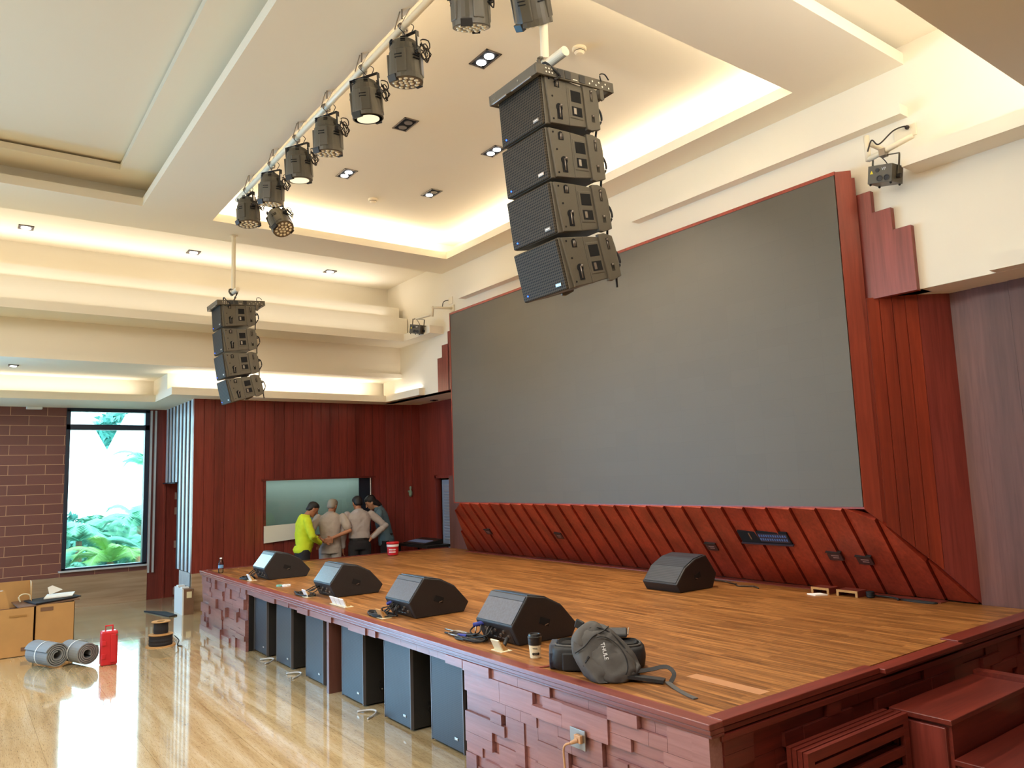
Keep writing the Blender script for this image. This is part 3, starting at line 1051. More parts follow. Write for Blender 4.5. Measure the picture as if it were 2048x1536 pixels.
# white louvred door
dr = thing('louvred_door', 'pale blue-white louvred door standing open at the back corner beside the screen', 'door', (-11.2, 6.9, 0))
w = MB().box(-11.52, -10.8, 6.88, 6.92, 0.0, 1.84)
w.build('door_leaf', plain('door_white', srgb(150, 168, 196), 0.5), dr)
w = MB()
for i in range(20):
    z = 1.74 - i * 0.048
    w.obox((-11.13, 6.872, z), (0.62, 0.012, 0.036), (0.5, 0, 0))
for i in range(9):
    z = 0.62 - i * 0.048
    w.obox((-11.13, 6.872, z), (0.62, 0.012, 0.036), (0.5, 0, 0))
w.build('louvres', plain('door_louvre_white', srgb(170, 180, 200), 0.5), dr)
w = MB().box(-11.64, -11.60, 6.80, 6.9, 0, 1.93).box(-11.64, -10.7, 6.80, 6.9, 1.87, 1.92)
struct(w.build('door_1', 'red_wood'))
hk = MB().turn([(0.012, 0), (0.03, 0.03), (0.032, 0.08), (0.012, 0.13), (0.02, 0.15), (0.018, 0.18), (0.004, 0.19)], (-12.19, 6.62, 1.56), (0.15, -0.05, 1)).box(-12.26, -12.18, 6.6, 6.64, 1.64, 1.67).build('wall_lamp', plain('pale_green_glaze', srgb(150, 180, 160), 0.3), smooth=True)
tag(hk, 'small pale green bulb-shaped wall fitting near the louvred door', 'wall fitting')

# ------------------------------------------------------------------ outside the window
struct(MB().box(-60, -14.6, -25, 40, -0.6, -0.5).build('ground_outside', 'grass'))
gh = tag(MB().prism([(-2, -0.5), (3.5, -0.5), (3.95, 1.75), (3.45, 2.95), (3.1, 3.6), (2.9, 3.6), (-2, 3.6)], 'X', -30, -24).build('white_house', 'facade'), 'white building filling the left half of the tall window', 'building')
gh = tag(MB().prism([(4.2, -0.5), (9, -0.5), (9, 4.6), (5.0, 4.6), (4.25, 2.9)], 'X', -31, -29).build('white_house', 'facade'), 'white gabled building half hidden by palms at the right of the window', 'building')


def foliage(name, c, r, n, size, mat, rng, sq=0.8):
    mb = MB()
    for i in range(n):
        while True:
            p = Vector((rng.uniform(-1, 1), rng.uniform(-1, 1), rng.uniform(-1, 1)))
            if p.length < 1 and p.length > 0.4: break
        p = Vector((p.x * r[0], p.y * r[1], p.z * r[2])) + Vector(c)
        a = Vector((rng.gauss(0, 1), rng.gauss(0, 1), rng.gauss(0, 1))).normalized()
        b = a.orthogonal().normalized()
        s = size * rng.uniform(0.6, 1.3)
        mb.add([p - a * s, p + b * s * 0.5, p + a * s, p - b * s * 0.5], [(0, 1, 2, 3)])
    return mb


rg = random.Random(3)
for (cx, cy, cz, r, lab) in ((-40, 6.6, 4.3, (2.2, 1.6, 1.5), 'leafy tree seen between the two white buildings'), (-44, 9.0, 5.2, (2.2, 1.5, 1.2), 'leafy tree top showing in the upper window pane')):
    t = thing('tree', lab, 'tree', (cx, cy, -0.5))
    foliage('crown', (cx, cy, cz), r, 900, 0.28, 'leaf_dark', rg).build('crown', 'leaf_dark', t)
    MB().cyl((cx, cy, -0.5), (cx, cy, cz), 0.16, 0.1).build('trunk', 'card_dark', t)


for k_, (cx, cy, cz, r) in enumerate(((-23.0, 2.2, 0.4, (0.7, 1.2, 0.9)), (-23.3, 4.6, 0.5, (0.7, 1.0, 1.0)), (-21.4, 1.6, 0.2, (0.7, 1.0, 0.8)), (-21.6, 3.6, 0.2, (0.7, 1.3, 0.8)))):
    t = thing('shrub', ('dense shrub at the foot of the white building, left of the window view', 'dense shrub at the foot of the white building, right of the window view', 'low leafy shrub between the palms, left side of the window view', 'low leafy shrub between the palms, right side of the window view')[k_], 'shrub', (cx, cy, -0.5))
    foliage('leaves', (cx, cy, cz), r, 1500, 0.12, 'leaf_dark', rg).build('leaves', 'leaf_dark', t)
    MB().cyl((cx, cy, -0.5), (cx, cy, cz), 0.05, 0.03).build('stem', 'card_dark', t)


def frond(mb, base, az, length, lift, droop, rng, w=0.34):
    pts = []
    d = Vector((math.cos(az), math.sin(az), 0))
    for i in range(13):
        t = i / 12
        pts.append(Vector(base) + d * (length * t * (1 - 0.15 * t)) + Vector((0, 0, lift * t - droop * t * t)))
    for i in range(12):
        mb.cyl(pts[i], pts[i + 1], 0.012 * (1 - i / 14), 0.012 * (1 - (i + 1) / 14), 5, False)
    for i in range(3, 56):
        t = i / 56 * 12
        k = min(11, int(t))
        p = pts[k].lerp(pts[k + 1], t - k)
        tan = (pts[k + 1] - pts[k]).normalized()
        side = tan.cross(Vector((0, 0, 1))).normalized()
        ln = w * math.sin(PI * (0.12 + 0.8 * i / 56)) * rng.uniform(0.85, 1.1)
        for sgn in (-1, 1):
            tip = p + side * sgn * ln * 0.8 + tan * ln * 0.55 - Vector((0, 0, ln * 0.35))
            mb.add([p, p + tan * 0.016, tip, p - Vector((0, 0, 0.008))], [(0, 1, 2), (0, 2, 3)])


palms = [(-16.9, 1.70, 0.30, 1.0, 16, 'palm', 'low palm at the lower left of the tall window'),
         (-17.0, 2.55, 0.45, 1.1, 18, 'palm2', 'low yellow-green palm at the middle foot of the window'),
         (-17.6, 3.35, 0.50, 1.15, 18, 'palm', 'palm at the lower right of the tall window'),
         (-19.6, 2.30, 0.75, 1.3, 18, 'palm', 'palm behind the low palms in the left middle of the window'),
         (-20.0, 3.60, 1.00, 1.4, 20, 'palm', 'palm in the right middle of the window'),
         (-26.5, 5.2, 2.45, 1.7, 20, 'palm', 'tallest palm, its crown at the upper right of the window'),
         (-21.8, 3.00, 0.7, 1.2, 18, 'palm', 'farther palm in front of the white building')]
for (px, py, pz, ln, nf, mt, lab) in palms:
    t = thing('palm', lab, 'palm', (px, py, -0.5), group='palms outside the window')
    mb = MB()
    for i in range(nf):
        az = 2 * PI * i / nf + rg.uniform(-0.2, 0.2)
        lift = rg.uniform(0.5, 1.3) * ln
        frond(mb, (px, py, pz), az, ln * rg.uniform(0.7, 1.0), lift, lift * rg.uniform(0.5, 1.3) + 0.1, rg, w=0.24 * ln)
    mb.build('fronds', mt, t)
    MB().cyl((px, py, -0.5), (px, py, pz), 0.09, 0.06).build('trunk', 'card_dark', t)

# ------------------------------------------------------------------ line arrays
def make_cabinet():
    t = thing('line_array_speaker', 'x', 'speaker', (0, 0, 0), 0, 'hanging line array speakers')
    w = MB().prism([(0.0, 0.0), (0.0, -0.298), (0.40, -0.262), (0.40, -0.036)], 'X', -0.200, 0.200)
    w.build('cabinet', 'box_paint', t, bevel=0.006)
    MB().prism([(-0.014, -0.004), (-0.014, -0.294), (0.01, -0.296), (0.01, -0.002)], 'X', -0.205, 0.150 + 0.045).build('grille', 'grille', t, bevel=0.008)
    for sx in (1, -1):
        a, b = (0.200, 0.216) if sx > 0 else (-0.216, -0.200)
        w = MB().prism([(0.012, -0.006), (0.03, -0.292), (0.17, -0.286), (0.17, -0.014)], 'X', a, b)
        w.prism([(0.17, -0.014), (0.17, -0.286), (0.30, -0.274), (0.30, -0.026)], 'X', a - sx * 0.004 if sx > 0 else a, b if sx > 0 else b + 0.004)
        w.prism([(0.29, -0.012), (0.30, -0.288), (0.33, -0.292), (0.405, -0.272), (0.41, -0.10), (0.40, -0.03), (0.34, -0.01)], 'X', a, b + (0.010 if sx > 0 else 0) if sx > 0 else b)
        w.build('side_plate', 'box_paint', t, bevel=0.004)
        c = 0.212 * sx
        h = MB().obox((c, 0.232, -0.145), (0.014, 0.108, 0.188)).build('handle_frame', 'box_paint', t, bevel=0.006)
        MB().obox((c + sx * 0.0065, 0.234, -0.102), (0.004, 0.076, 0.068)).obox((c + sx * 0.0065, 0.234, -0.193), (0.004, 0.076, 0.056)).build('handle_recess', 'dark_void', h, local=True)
        MB().obox((c + sx * 0.009, 0.218, -0.193), (0.004, 0.020, 0.04)).build('handle_highlight', 'chrome', h, local=True, bevel=0.002)
        w = MB().cyl((c + sx * 0.003, 0.095, -0.04), (c + sx * 0.007, 0.095, -0.04), 0.019, n=14).obox((c + sx * 0.005, 0.095, -0.055), (0.004, 0.036, 0.03))
        w.cyl((c + sx * 0.003, 0.10, -0.19), (c + sx * 0.007, 0.10, -0.19), 0.024, n=14).obox((c + sx * 0.005, 0.10, -0.225), (0.004, 0.036, 0.07))
        w.obox((c + sx * 0.012, 0.352, -0.075), (0.004, 0.022, 0.07)).obox((c + sx * 0.012, 0.352, -0.215), (0.004, 0.026, 0.045))
        for yy, zz in ((0.04, -0.03), (0.055, -0.13), (0.05, -0.265), (0.315, -0.03), (0.33, -0.265)):
            w.cyl((c + sx * 0.003, yy, zz), (c + sx * 0.0065, yy, zz), 0.006, n=8)
        split_build(w, 'rigging_slot', 'dark_void', t, local=True)
        w = MB()
        for yy, zz in ((0.09, -0.045), (0.10, -0.045)): w.cyl((c + sx * 0.006, yy, zz - 0.022), (c + sx * 0.011, yy, zz + 0.012), 0.0035, n=8)
        w.cyl((c + sx * 0.008, 0.10, -0.25), (c + sx * 0.010, 0.10, -0.18), 0.004, n=8).ball((c + sx * 0.014, 0.108, -0.18), 0.008, 8, 6)
        w.ball((c + sx * 0.016, 0.352, -0.05), 0.007, 8, 6).ball((c + sx * 0.016, 0.352, -0.20), 0.007, 8, 6)
        w.cyl((c + sx * 0.013, 0.352, -0.1), (c + sx * 0.013, 0.352, -0.05), 0.003, n=6)
        split_build(w, 'rigging_pin', 'chrome', t, local=True, smooth=True)
    MB().obox((0.135, -0.016, -0.258), (0.05, 0.005, 0.020)).build('badge', 'chrome', t, bevel=0.002)
    MB().obox((0.135, -0.0192, -0.258), (0.034, 0.001, 0.005)).build('badge_mark', 'white', t, local=True)
    MB().ball((-0.155, -0.016, -0.262), 0.0045, 10, 8).build('indicator', 'led_blue', t)
    w = MB()
    for i in range(8): w.box(-0.12 + i * 0.034, -0.112 + i * 0.034, 0.40, 0.445, -0.24, -0.06)
    w.box(-0.14, 0.14, 0.395, 0.41, -0.25, -0.05)
    w.prism([(0.40, -0.10), (0.47, -0.125), (0.40, -0.15)], 'X', 0.11, 0.15)
    w.build('amplifier_heatsink', 'black_s', t)
    MB().tube([(0.16, 0.41, -0.10), (0.18, 0.45, -0.12), (0.19, 0.455, -0.19), (0.175, 0.42, -0.25), (0.16, 0.415, -0.33)], 0.0065, 8, smooth=5).build('link_cable', 'rubber', t, smooth=True)
    return t


ORD = ['top', 'second', 'third', 'bottom']
place = [((2.598, 4.130), 4), ((2.612, 3.812), 6), ((2.634, 3.495), 8.5), ((2.672, 3.175), 14)]
cab = make_cabinet()
first = True
for (xc, where) in ((-3.355, 'near line array in front of the screen'), (-9.815, 'far line array at the left of the hall')):
    for i, ((yy, zz), tl) in enumerate(place):
        lab = f'{ORD[i]} black speaker cabinet of the {where}'
        if first:
            cab.location = (xc, yy, zz)
            cab.rotation_euler = (math.radians(tl), 0, 0)
            cab['label'] = lab
            first = False
        else:
            dup(cab, (xc, yy, zz), (math.radians(tl), 0, 0), lab)
    # flying frame
    f = thing('flying_frame', f'dark steel frame on top of the {where}', 'rigging frame', (xc, 2.54, 4.1))
    R = Matrix.Translation((xc, 2.54, 4.10)) @ Matrix.Rotation(math.radians(4.5), 4, 'X')
    def T(mb):
        mb.v = [R @ v for v in mb.v]
        return mb
    w = MB().box(-0.2215, 0.2215, 0.0005, 0.035, 0, 0.0615).box(-0.2215, 0.2215, 0.565, 0.5995, 0, 0.0615)
    w.box(0.222, 0.235, 0, 0.60, 0, 0.062).box(-0.235, -0.222, 0, 0.60, 0, 0.062).box(-0.05, 0.05, 0.036, 0.564, 0.05, 0.0612).box(-0.221, -0.051, 0.25, 0.3, 0.05, 0.061).box(0.051, 0.221, 0.25, 0.3, 0.05, 0.061)
    T(w).build('frame_rails', 'box_paint', f, bevel=0.003)
    w = MB()
    for k in range(4):
        for zz in (0.02, 0.042): w.cyl((0.2345, 0.07 + k * 0.022, zz), (0.237, 0.07 + k * 0.022, zz), 0.0055, n=8)
    for k in range(7): w.cyl((0.2345, 0.40 + k * 0.026, 0.018 + 0.02 * (k % 2)), (0.237, 0.40 + k * 0.026, 0.018 + 0.02 * (k % 2)), 0.006, n=8)
    w.cyl((0.06, -0.002, 0.03), (0.06, 0.001, 0.03), 0.006, n=10)
    for k in range(3):
        w.box(0.2345, 0.2362, 0.16 + k * 0.055, 0.195 + k * 0.055, 0.012, 0.018)
    w.box(-0.2, -0.16, -0.0015, 0, 0.030, 0.032).box(-0.2, -0.17, -0.0015, 0, 0.022, 0.024)
    T(w).build('bolt_heads', 'steel', f)
    w = MB().box(0.236, 0.238, 0.155, 0.20, 0.008, 0.055).box(0.236, 0.238, 0.21, 0.255, 0.008, 0.055).box(0.236, 0.238, 0.32, 0.365, 0.008, 0.055)
    split_build(T(w), 'load_plate', 'black_s', f)
    w = MB().box(-0.19, -0.05, -0.012, 0.0, -0.012, 0.0).box(0.0, 0.19, -0.012, 0.0, -0.012, 0.0)
    split_build(T(w), 'front_spacer', 'chrome', f, bevel=0.003)
    w = MB().tube([(0.05, 0.13, 0.03), (0.18, 0.10, 0.10), (0.235, 0.12, 0.05), (0.245, 0.16, 0.01), (0.24, 0.12, -0.02)], 0.007, 8, smooth=4).tube([(0.235, 0.50, 0.05), (0.24, 0.49, 0.09), (0.24, 0.53, 0.10), (0.24, 0.56, 0.07)], 0.004, 8, smooth=4)
    T(w).build('safety_sling', 'rubber', f, smooth=True)
    w = MB().prism([(0.48, 0), (0.51, 0), (0.51, -0.06), (0.495, -0.07), (0.48, -0.06)], 'X', 0.225, 0.235)
    T(w).build('hanging_tab', 'box_paint', f)
    # ceiling pipe with stub and hook
    zt = 5.09
    pl = thing('ceiling_pole', f'white pipe carrying the {where}', 'pole', (xc, 2.8, 4.3))
    MB().cyl((xc, 2.8, 4.345), (xc, 2.8, zt), 0.026, n=20).cyl((xc, 2.8, zt - 0.012), (xc, 2.8, zt), 0.05, n=20).build('pipe', 'white_paint', pl, smooth=False, bevel=0.001)
    MB().cyl((xc - 0.07, 2.8, 4.33), (xc + 0.19, 2.8, 4.335), 0.03, n=20).build('cross_stub', 'white_paint', pl)
    MB().cyl((xc, 2.8, 4.36), (xc, 2.8, 4.372), 0.031, n=20).build('collar', 'chrome', pl)
    MB().tube([(xc, 2.8, 4.30), (xc, 2.76, 4.32), (xc, 2.75, 4.36), (xc, 2.8, 4.375), (xc, 2.85, 4.35), (xc, 2.83, 4.28), (xc, 2.8, 4.2), (xc, 2.79, 4.17)], 0.012, 8, smooth=4).build('hook', 'box_paint', pl, smooth=True)

# ------------------------------------------------------------------ stage lights on the pipe
lb = thing('lighting_pipe', 'long cream pipe under the ceiling edge carrying the stage lights', 'pipe', (-5.7, 2.32, 4.9))
MB().cyl((-8.03, 2.32, 4.9), (-2.6, 2.32, 4.9), 0.024, n=16).build('main_pipe', 'white_paint', lb, smooth=True)
MB().cyl((-8.0, 2.32, 4.9), (-8.0, 2.77, 4.9), 0.022, n=16).build('end_pipe', 'white_paint', lb, smooth=True)
MB().cyl((-3.4, 2.32, 4.9), (-3.4, 2.95, 4.9), 0.022, n=16).build('end_pipe', 'white_paint', lb, smooth=True)
for x in (-7.75, -7.0, -6.33, -5.67, -5.0, -4.35, -3.7):
    MB().cyl((x, 2.36, 5.02), (x, 2.36, 5.09), 0.006, n=8).tube([(x - 0.03, 2.36, 5.09), (x - 0.05, 2.33, 4.96), (x - 0.02, 2.32, 4.925)], 0.005, 6).tube([(x + 0.04, 2.40, 5.09), (x, 2.33, 4.93)], 0.003, 6).build('hanger', 'chrome', lb)


def make_par(front):
    t = thing('stage_light', 'x', 'stage light', (0, 0, 0), 0, 'stage lights on the ceiling pipe')
    cz = -0.10
    # housing: lathe about the vertical, rear cap up
    prof = [(0.001, 0.0), (0.055, -0.002), (0.082, -0.02), (0.096, -0.05), (0.100, -0.085), (0.103, -0.09), (0.107, -0.095), (0.110, -0.16), (0.115, -0.25), (0.114, -0.288), (0.104, -0.29)]
    MB().turn([(r, z + cz + 0.05) for r, z in prof][::-1], n=28).build('housing', 'par_body', t, smooth=False)
    w = MB()
    for a in range(4):
        an = a * PI / 2 + 0.5
        w.obox((0.103 * math.cos(an), 0.103 * math.sin(an), cz - 0.13), (0.03, 0.07, 0.16), (0, 0, an))
    split_build(w, 'cooling_rib', 'par_body', t, bevel=0.006)
    w = MB()
    for an in (-1.2, -0.1, 2.0, 3.3):
        for k in range(2):
            w.obox((0.113 * math.cos(an), 0.113 * math.sin(an), cz - 0.09 - k * 0.02), (0.016, 0.05, 0.006), (0, 0, an))
    for an in (-0.9, 0.4, 1.7, 3.0, 4.3):
        for k in range(3):
            w.obox((0.093 * math.cos(an), 0.093 * math.sin(an), cz + 0.005 + k * 0.014), (0.012, 0.03, 0.004), (0, 0, an))
    split_build(w, 'vent_slot', 'dark_void', t)
    zf = cz - 0.240
    if front == 'led':
        MB().cyl((0, 0, zf + 0.006), (0, 0, zf - 0.001), 0.104, n=28).build('front_plate', 'par_face', t)
        w = MB()
        pts = [(0, 0)] + [(0.038 * math.cos(k * PI / 3), 0.038 * math.sin(k * PI / 3)) for k in range(6)] + [(0.078 * math.cos(k * PI / 6 + 0.2), 0.078 * math.sin(k * PI / 6 + 0.2)) for k in range(12)]
        for px, py in pts: w.ball((px, py, zf - 0.001), (0.0155, 0.0155, 0.008), 10, 6)
        w.build('lenses', 'lens', t, smooth=True)
    else:
        MB().cyl((0, 0, zf + 0.006), (0, 0, zf), 0.104, n=28).build('front_plate', 'par_body', t)
        MB().cyl((0, 0, zf), (0, 0, zf - 0.003), 0.082, n=28).build('frosted_glass', 'par_frost', t)
    split_build(MB().obox((-0.02, -0.104, zf + 0.008), (0.07, 0.03, 0.045), (0.3, 0, 0)).obox((0.02, 0.106, zf + 0.012), (0.05, 0.02, 0.04)), 'gel_clip', 'black_s', t, bevel=0.003)
    w = MB()
    for sx in (-1, 1):
        w.obox((sx * 0.122, 0, -0.105), (0.006, 0.032, 0.16)).cyl((sx * 0.105, 0, -0.165), (sx * 0.138, 0, -0.165), 0.018, n=12)
    w.obox((0, 0, -0.027), (0.25, 0.032, 0.006))
    w.build('yoke', 'black_s', t, bevel=0.002)
    MB().obox((0.132, 0.0, -0.10), (0.002, 0.018, 0.06)).obox((-0.095, -0.065, cz - 0.07), (0.003, 0.035, 0.045), (0, 0, 0.6)).build('sticker', 'paper', t)
    MB().tube([(0, 0, -0.03), (0, 0.0, 0.0), (0, 0.035, 0.02), (0, 0.03, 0.055), (0, 0, 0.062), (0, -0.032, 0.05), (0, -0.034, 0.02)], 0.008, 8, smooth=4).build('hook_clamp', 'chrome', t, smooth=True)
    MB().tube([(0.06, 0, -0.03), (0.07, 0.03, 0.03), (0.02, 0.03, 0.07), (-0.02, -0.03, 0.05), (0.03, -0.03, -0.02), (0.1, -0.02, -0.12)], 0.003, 6, smooth=6).build('safety_wire', 'rubber', t, smooth=True)
    w = MB()
    rr = random.Random(5)
    pts = [(0.02, 0.0, -0.12), (0.06, 0.06, -0.07)]
    for k in range(26):
        a = k * 2 * PI / 6.5
        pts.append((0.118 + 0.02 * rr.uniform(-1, 1), 0.07 + 0.028 * math.cos(a) + rr.uniform(-.02, .02), -0.13 + 0.055 * math.sin(a) + rr.uniform(-.022, .022) - 0.001 * k))
    w.tube(pts, 0.0042, 6, smooth=3)
    w.tube([(-0.03, 0, -0.12), (-0.06, 0.01, -0.05), (0, 0.01, -0.03), (0.05, 0.02, -0.06), (0.09, 0.05, -0.12)], 0.0045, 6, smooth=5)
    w.build('power_cord', 'rubber_brown', t, smooth=True)
    return t


pl_ = make_par('led')
pf_ = make_par('frost')
PARS = [(-3.45, 2.32, 'led', (0.32, 0.0, 0.9), 'round stage light cut by the top edge, its lens face turned to the viewer'),
        (-4.26, 2.32, 'led', (0.10, 0.04, 0.3), 'largest whole stage light on the pipe, left of the lit twin downlight'),
        (-4.88, 2.32, 'frost', (0.12, -0.02, 0.5), 'third stage light from the top of the picture, with pale frosted glass'),
        (-5.58, 2.32, 'led', (0.10, 0.05, 0.35), 'stage light with a cord bundle sticking up behind it, fourth on the pipe'),
        (-6.25, 2.32, 'frost', (0.10, 0.0, 0.5), 'frosted stage light fifth on the pipe, left of a twin downlight'),
        (-6.92, 2.32, 'led', (0.08, 0.10, 0.4), 'stage light just above the one hung on the short end pipe'),
        (-7.68, 2.32, 'led', (0.0, -0.12, 0.2), 'last stage light at the lower left end of the pipe')]
used = {'led': False, 'frost': False}
for (x, y, kind, rot, lab) in PARS:
    src = pl_ if kind == 'led' else pf_
    if not used[kind]:
        used[kind] = True
        src.location = (x, y, 4.855)
        src.rotation_euler = rot
        src['label'] = lab
        o = src
    else:
        o = dup(src, (x, y, 4.855), rot, lab)
dup(pl_, (-8.0, 2.70, 4.86), (-0.15, -0.62, 0.5), 'stage light hung on the short end pipe with its lens cluster showing')
dup(pl_, (-3.3, 2.62, 4.90), (0.55, 0.38, 0.1), 'stage light seen from behind beside the white ceiling pole, cut by the top edge')

# ------------------------------------------------------------------ ceiling fittings
def twin(x, y, z, on, lab):
    t = thing('twin_downlight', lab, 'downlight', (x, y, z), 0, 'twin downlights in the stage ceiling')
    w = MB().box(x - 0.14, x + 0.14, y - 0.08, y - 0.065, z - 0.006, z).box(x - 0.14, x + 0.14, y + 0.065, y + 0.08, z - 0.006, z).box(x - 0.14, x - 0.125, y - 0.08, y + 0.08, z - 0.006, z).box(x + 0.125, x + 0.14, y - 0.08, y + 0.08, z - 0.006, z)
    w.build('bezel', 'chrome', t)
    MB().box(x - 0.125, x + 0.125, y - 0.065, y + 0.065, z - 0.004, z - 0.0005).build('housing', 'dark_void', t)
    for i, dx in enumerate((-0.06, 0.06)):
        MB().cyl((x + dx, y, z - 0.004), (x + dx, y, z - 0.012), 0.042, n=20).build('lamp', 'lamp_on' if on[i] else 'chrome', t)
    return t


twin(-5.06, 3.55, 5.45, (1, 1), 'brightest twin downlight with both lamps lit, left of the near speaker array')
twin(-6.51, 3.55, 5.45, (0, 0), 'unlit twin downlight right of the stage lights')
twin(-7.98, 3.56, 5.45, (1, 1), 'small twin downlight, both lamps lit, farthest left in the stage ceiling')
twin(-6.56, 4.68, 5.45, (1, 1), 'twin downlight partly hidden by the near speaker array')
twin(-8.0, 4.72, 5.45, (1, 0), 'twin downlight with one lamp lit, right of the ceiling smoke detector')
for p in ((-5.06, 3.55), (-7.98, 3.56), (-6.56, 4.68), (-8.0, 4.72), (-5.1, 4.7)):
    spot((p[0], p[1], 5.40), 125 if p == (-5.1, 4.7) else 60)
spot((-6.5, 3.55, 5.40), 50)  # extra stage light added; the twin downlight here is modelled unlit


def single(x, y, z, lab, s=0.055, on=True):
    t = thing('downlight', lab, 'downlight', (x, y, z))
    MB().box(x - s, x + s, y - s, y + s, z - 0.012, z).build('bezel', plain('dark_bezel', srgb(70, 62, 60), 0.4), t)
    MB().cyl((x, y, z - 0.012), (x, y, z - 0.018), s * 0.66, n=18).build('lamp', 'lamp_on' if on else 'dark_void', t)


single(-11.25, 0.60, 5.25, 'small square downlight at the far left of the bright aisle ceiling', 0.085)
single(-11.32, 2.66, 5.25, 'small square downlight above and left of the far speaker array', 0.085)
single(-11.34, 4.76, 5.25, 'small square downlight in the bright aisle ceiling nearest the screen wall', 0.085)
single(-12.25, 0.58, 3.59, 'small downlight in the low ceiling above the boarded left wall', 0.06)
single(-11.36, 6.66, 3.22, 'tiny dark fitting in the soffit beside the screen', 0.05, False)
for x, y, lab in ((-8.56, 4.18, 'white smoke detector at the left of the stage ceiling'), (-4.49, 4.13, 'white smoke detector behind the near ceiling pole')):
    t = thing('smoke_detector', lab, 'smoke detector', (x, y, 5.45))
    MB().turn([(0.06, 0), (0.062, -0.015), (0.055, -0.025)], (x, y, 5.45)).build('base', 'white_paint', t)
    MB().turn([(0.045, -0.025), (0.045, -0.04), (0.03, -0.055), (0.005, -0.058)], (x, y, 5.45)).build('sensor_head', 'white_paint', t)
    MB().turn([(0.0455, -0.030), (0.0455, -0.036)], (x, y, 5.45)).build('vent_ring', 'dark_void', t)
e = tag(MB().box(-14.27, -14.17, 0.87, 1.09, 3.175, 3.22).build('emergency_light', 'white', bevel=0.01), 'white lozenge emergency light under the soffit above the boarded wall', 'emergency light')

# ------------------------------------------------------------------ laser projectors on wall arms
def laser(x, y, z, side, lab):
    t = thing('laser_projector', lab, 'laser projector', (x, y, z), 0)
    rz = 0.05 if side > 0 else 0.55
    Rm = Matrix.Translation((x, y, z)) @ Matrix.Rotation(rz, 4, 'Z') @ Matrix.Rotation(0.18, 4, 'Y') @ Matrix.Rotation(0.10, 4, 'X')
    def T(mb):
        mb.v = [Rm @ v for v in mb.v]
        return mb
    T(MB().box(-0.095, 0.095, 0, 0.19, -0.07, 0.07)).build('case', 'par_body', t, bevel=0.003)
    w = MB()
    for cx in (0.0, 0.055):
        w.turn([(0.022, 0), (0.024, 0.004), (0.018, 0.004), (0.016, 0.001)], (cx, -0.001, -0.035), (0, -1, 0), 18)
    w.cyl((-0.02, 0, 0.03), (-0.02, -0.004, 0.03), 0.016, n=14)
    T(w).build('fan_grilles', 'black_s', t)
    T(MB().prism([(-0.078, 0.005), (-0.052, 0.005), (-0.065, 0.032)], 'Y', -0.0015, 0.0)).build('warning_sticker', 'yellow', t)
    tp = text_part('model_lettering', 'V7', 0.03, 'white', t, (0, 0, 0), (1, 0, 0), (0, 0, 1))
    Rl = Matrix.Translation((-x, -y, -z)) @ Rm @ Matrix.Translation((0.03, -0.0015, 0.035))
    tp.data.transform(Rl)
    split_build(T(MB().ball((-0.08, 0.02, -0.075), 0.01, 8, 6).ball((0.08, 0.02, -0.075), 0.01, 8, 6).ball((-0.08, 0.17, -0.075), 0.01, 8, 6).ball((0.08, 0.17, -0.075), 0.01, 8, 6)), 'foot', 'rubber', t)
    w = MB().box(-0.107, -0.101, 0.08, 0.105, -0.03, 0.16).box(0.101, 0.107, 0.08, 0.105, -0.03, 0.16).box(-0.107, 0.107, 0.08, 0.105, 0.155, 0.161)
    T(w).build('bracket', 'box_paint', t, bevel=0.002)
    T(MB().cyl((0.095, 0.09, -0.02), (0.125, 0.09, -0.02), 0.02, n=12).cyl((-0.095, 0.09, -0.02), (-0.125, 0.09, -0.02), 0.02, n=12)).build('side_knobs', 'black_s', t)
    T(MB().tube([(0, 0.15, 0.07), (-0.02, 0.12, 0.12), (-0.07, 0.10, 0.17), (-0.10, 0.12, 0.15)], 0.004, 6, smooth=5)).build('cable', 'rubber_brown', t, smooth=True)
    return t


laser(-2.89, 5.80, 4.13, 1, 'black laser projector hanging from the white wall arm right of the screen')
arm = thing('projector_wall_arm', 'white pipe arm on the wall right of the screen holding a laser projector', 'wall arm', (-2.95, 6.1, 4.35))
MB().cyl((-3.0, 5.86, 4.30), (-2.64, 5.86, 4.36), 0.022, n=16).build('cross_pipe', 'white_paint', arm, smooth=True)
MB().cyl((-3.0, 5.86, 4.29), (-3.0, 5.86, 4.50), 0.022, n=16).build('upright', 'white_paint', arm, smooth=True)
MB().cyl((-2.97, 5.86, 4.42), (-2.97, 6.12, 4.42), 0.02, n=16).build('wall_stub', 'white_paint', arm, smooth=True)
MB().box(-2.90, -2.85, 5.83, 5.89, 4.28, 4.34).build('clamp', 'chrome', arm, bevel=0.003)
MB().tube([(-2.99, 5.84, 4.36), (-2.95, 5.84, 4.44), (-2.92, 5.86, 4.40), (-2.90, 5.9, 4.42), (-2.85, 6.0, 4.52), (-2.80, 6.07, 4.555), (-2.78, 6.10, 4.55)], 0.006, 8, smooth=6).ball((-2.78, 6.09, 4.545), 0.018).build('power_lead', 'rubber_brown', arm, smooth=True)
tag(MB().box(-2.90, -2.72, 6.11, 6.12, 4.47, 4.57).build('blank_plate', 'white_paint', bevel=0.003), 'blank cream wall plate behind the right laser projector', 'wall plate')
laser(-10.30, 5.72, 4.20, -1, 'laser projector on the bent wall arm left of the screen')
arm = thing('projector_wall_arm', 'bent white pipe arm left of the screen holding the smaller-looking laser projector', 'wall arm', (-9.95, 6.1, 4.5))
MB().tube([(-9.80, 6.12, 4.475), (-9.86, 5.80, 4.46)], 0.02, 12).build('wall_stub', 'white_paint', arm, smooth=True)
MB().cyl((-9.87, 5.80, 4.47), (-9.90, 5.80, 4.33), 0.022, n=14).ball((-9.87, 5.80, 4.46), 0.026).build('elbow', 'white_paint', arm, smooth=True)
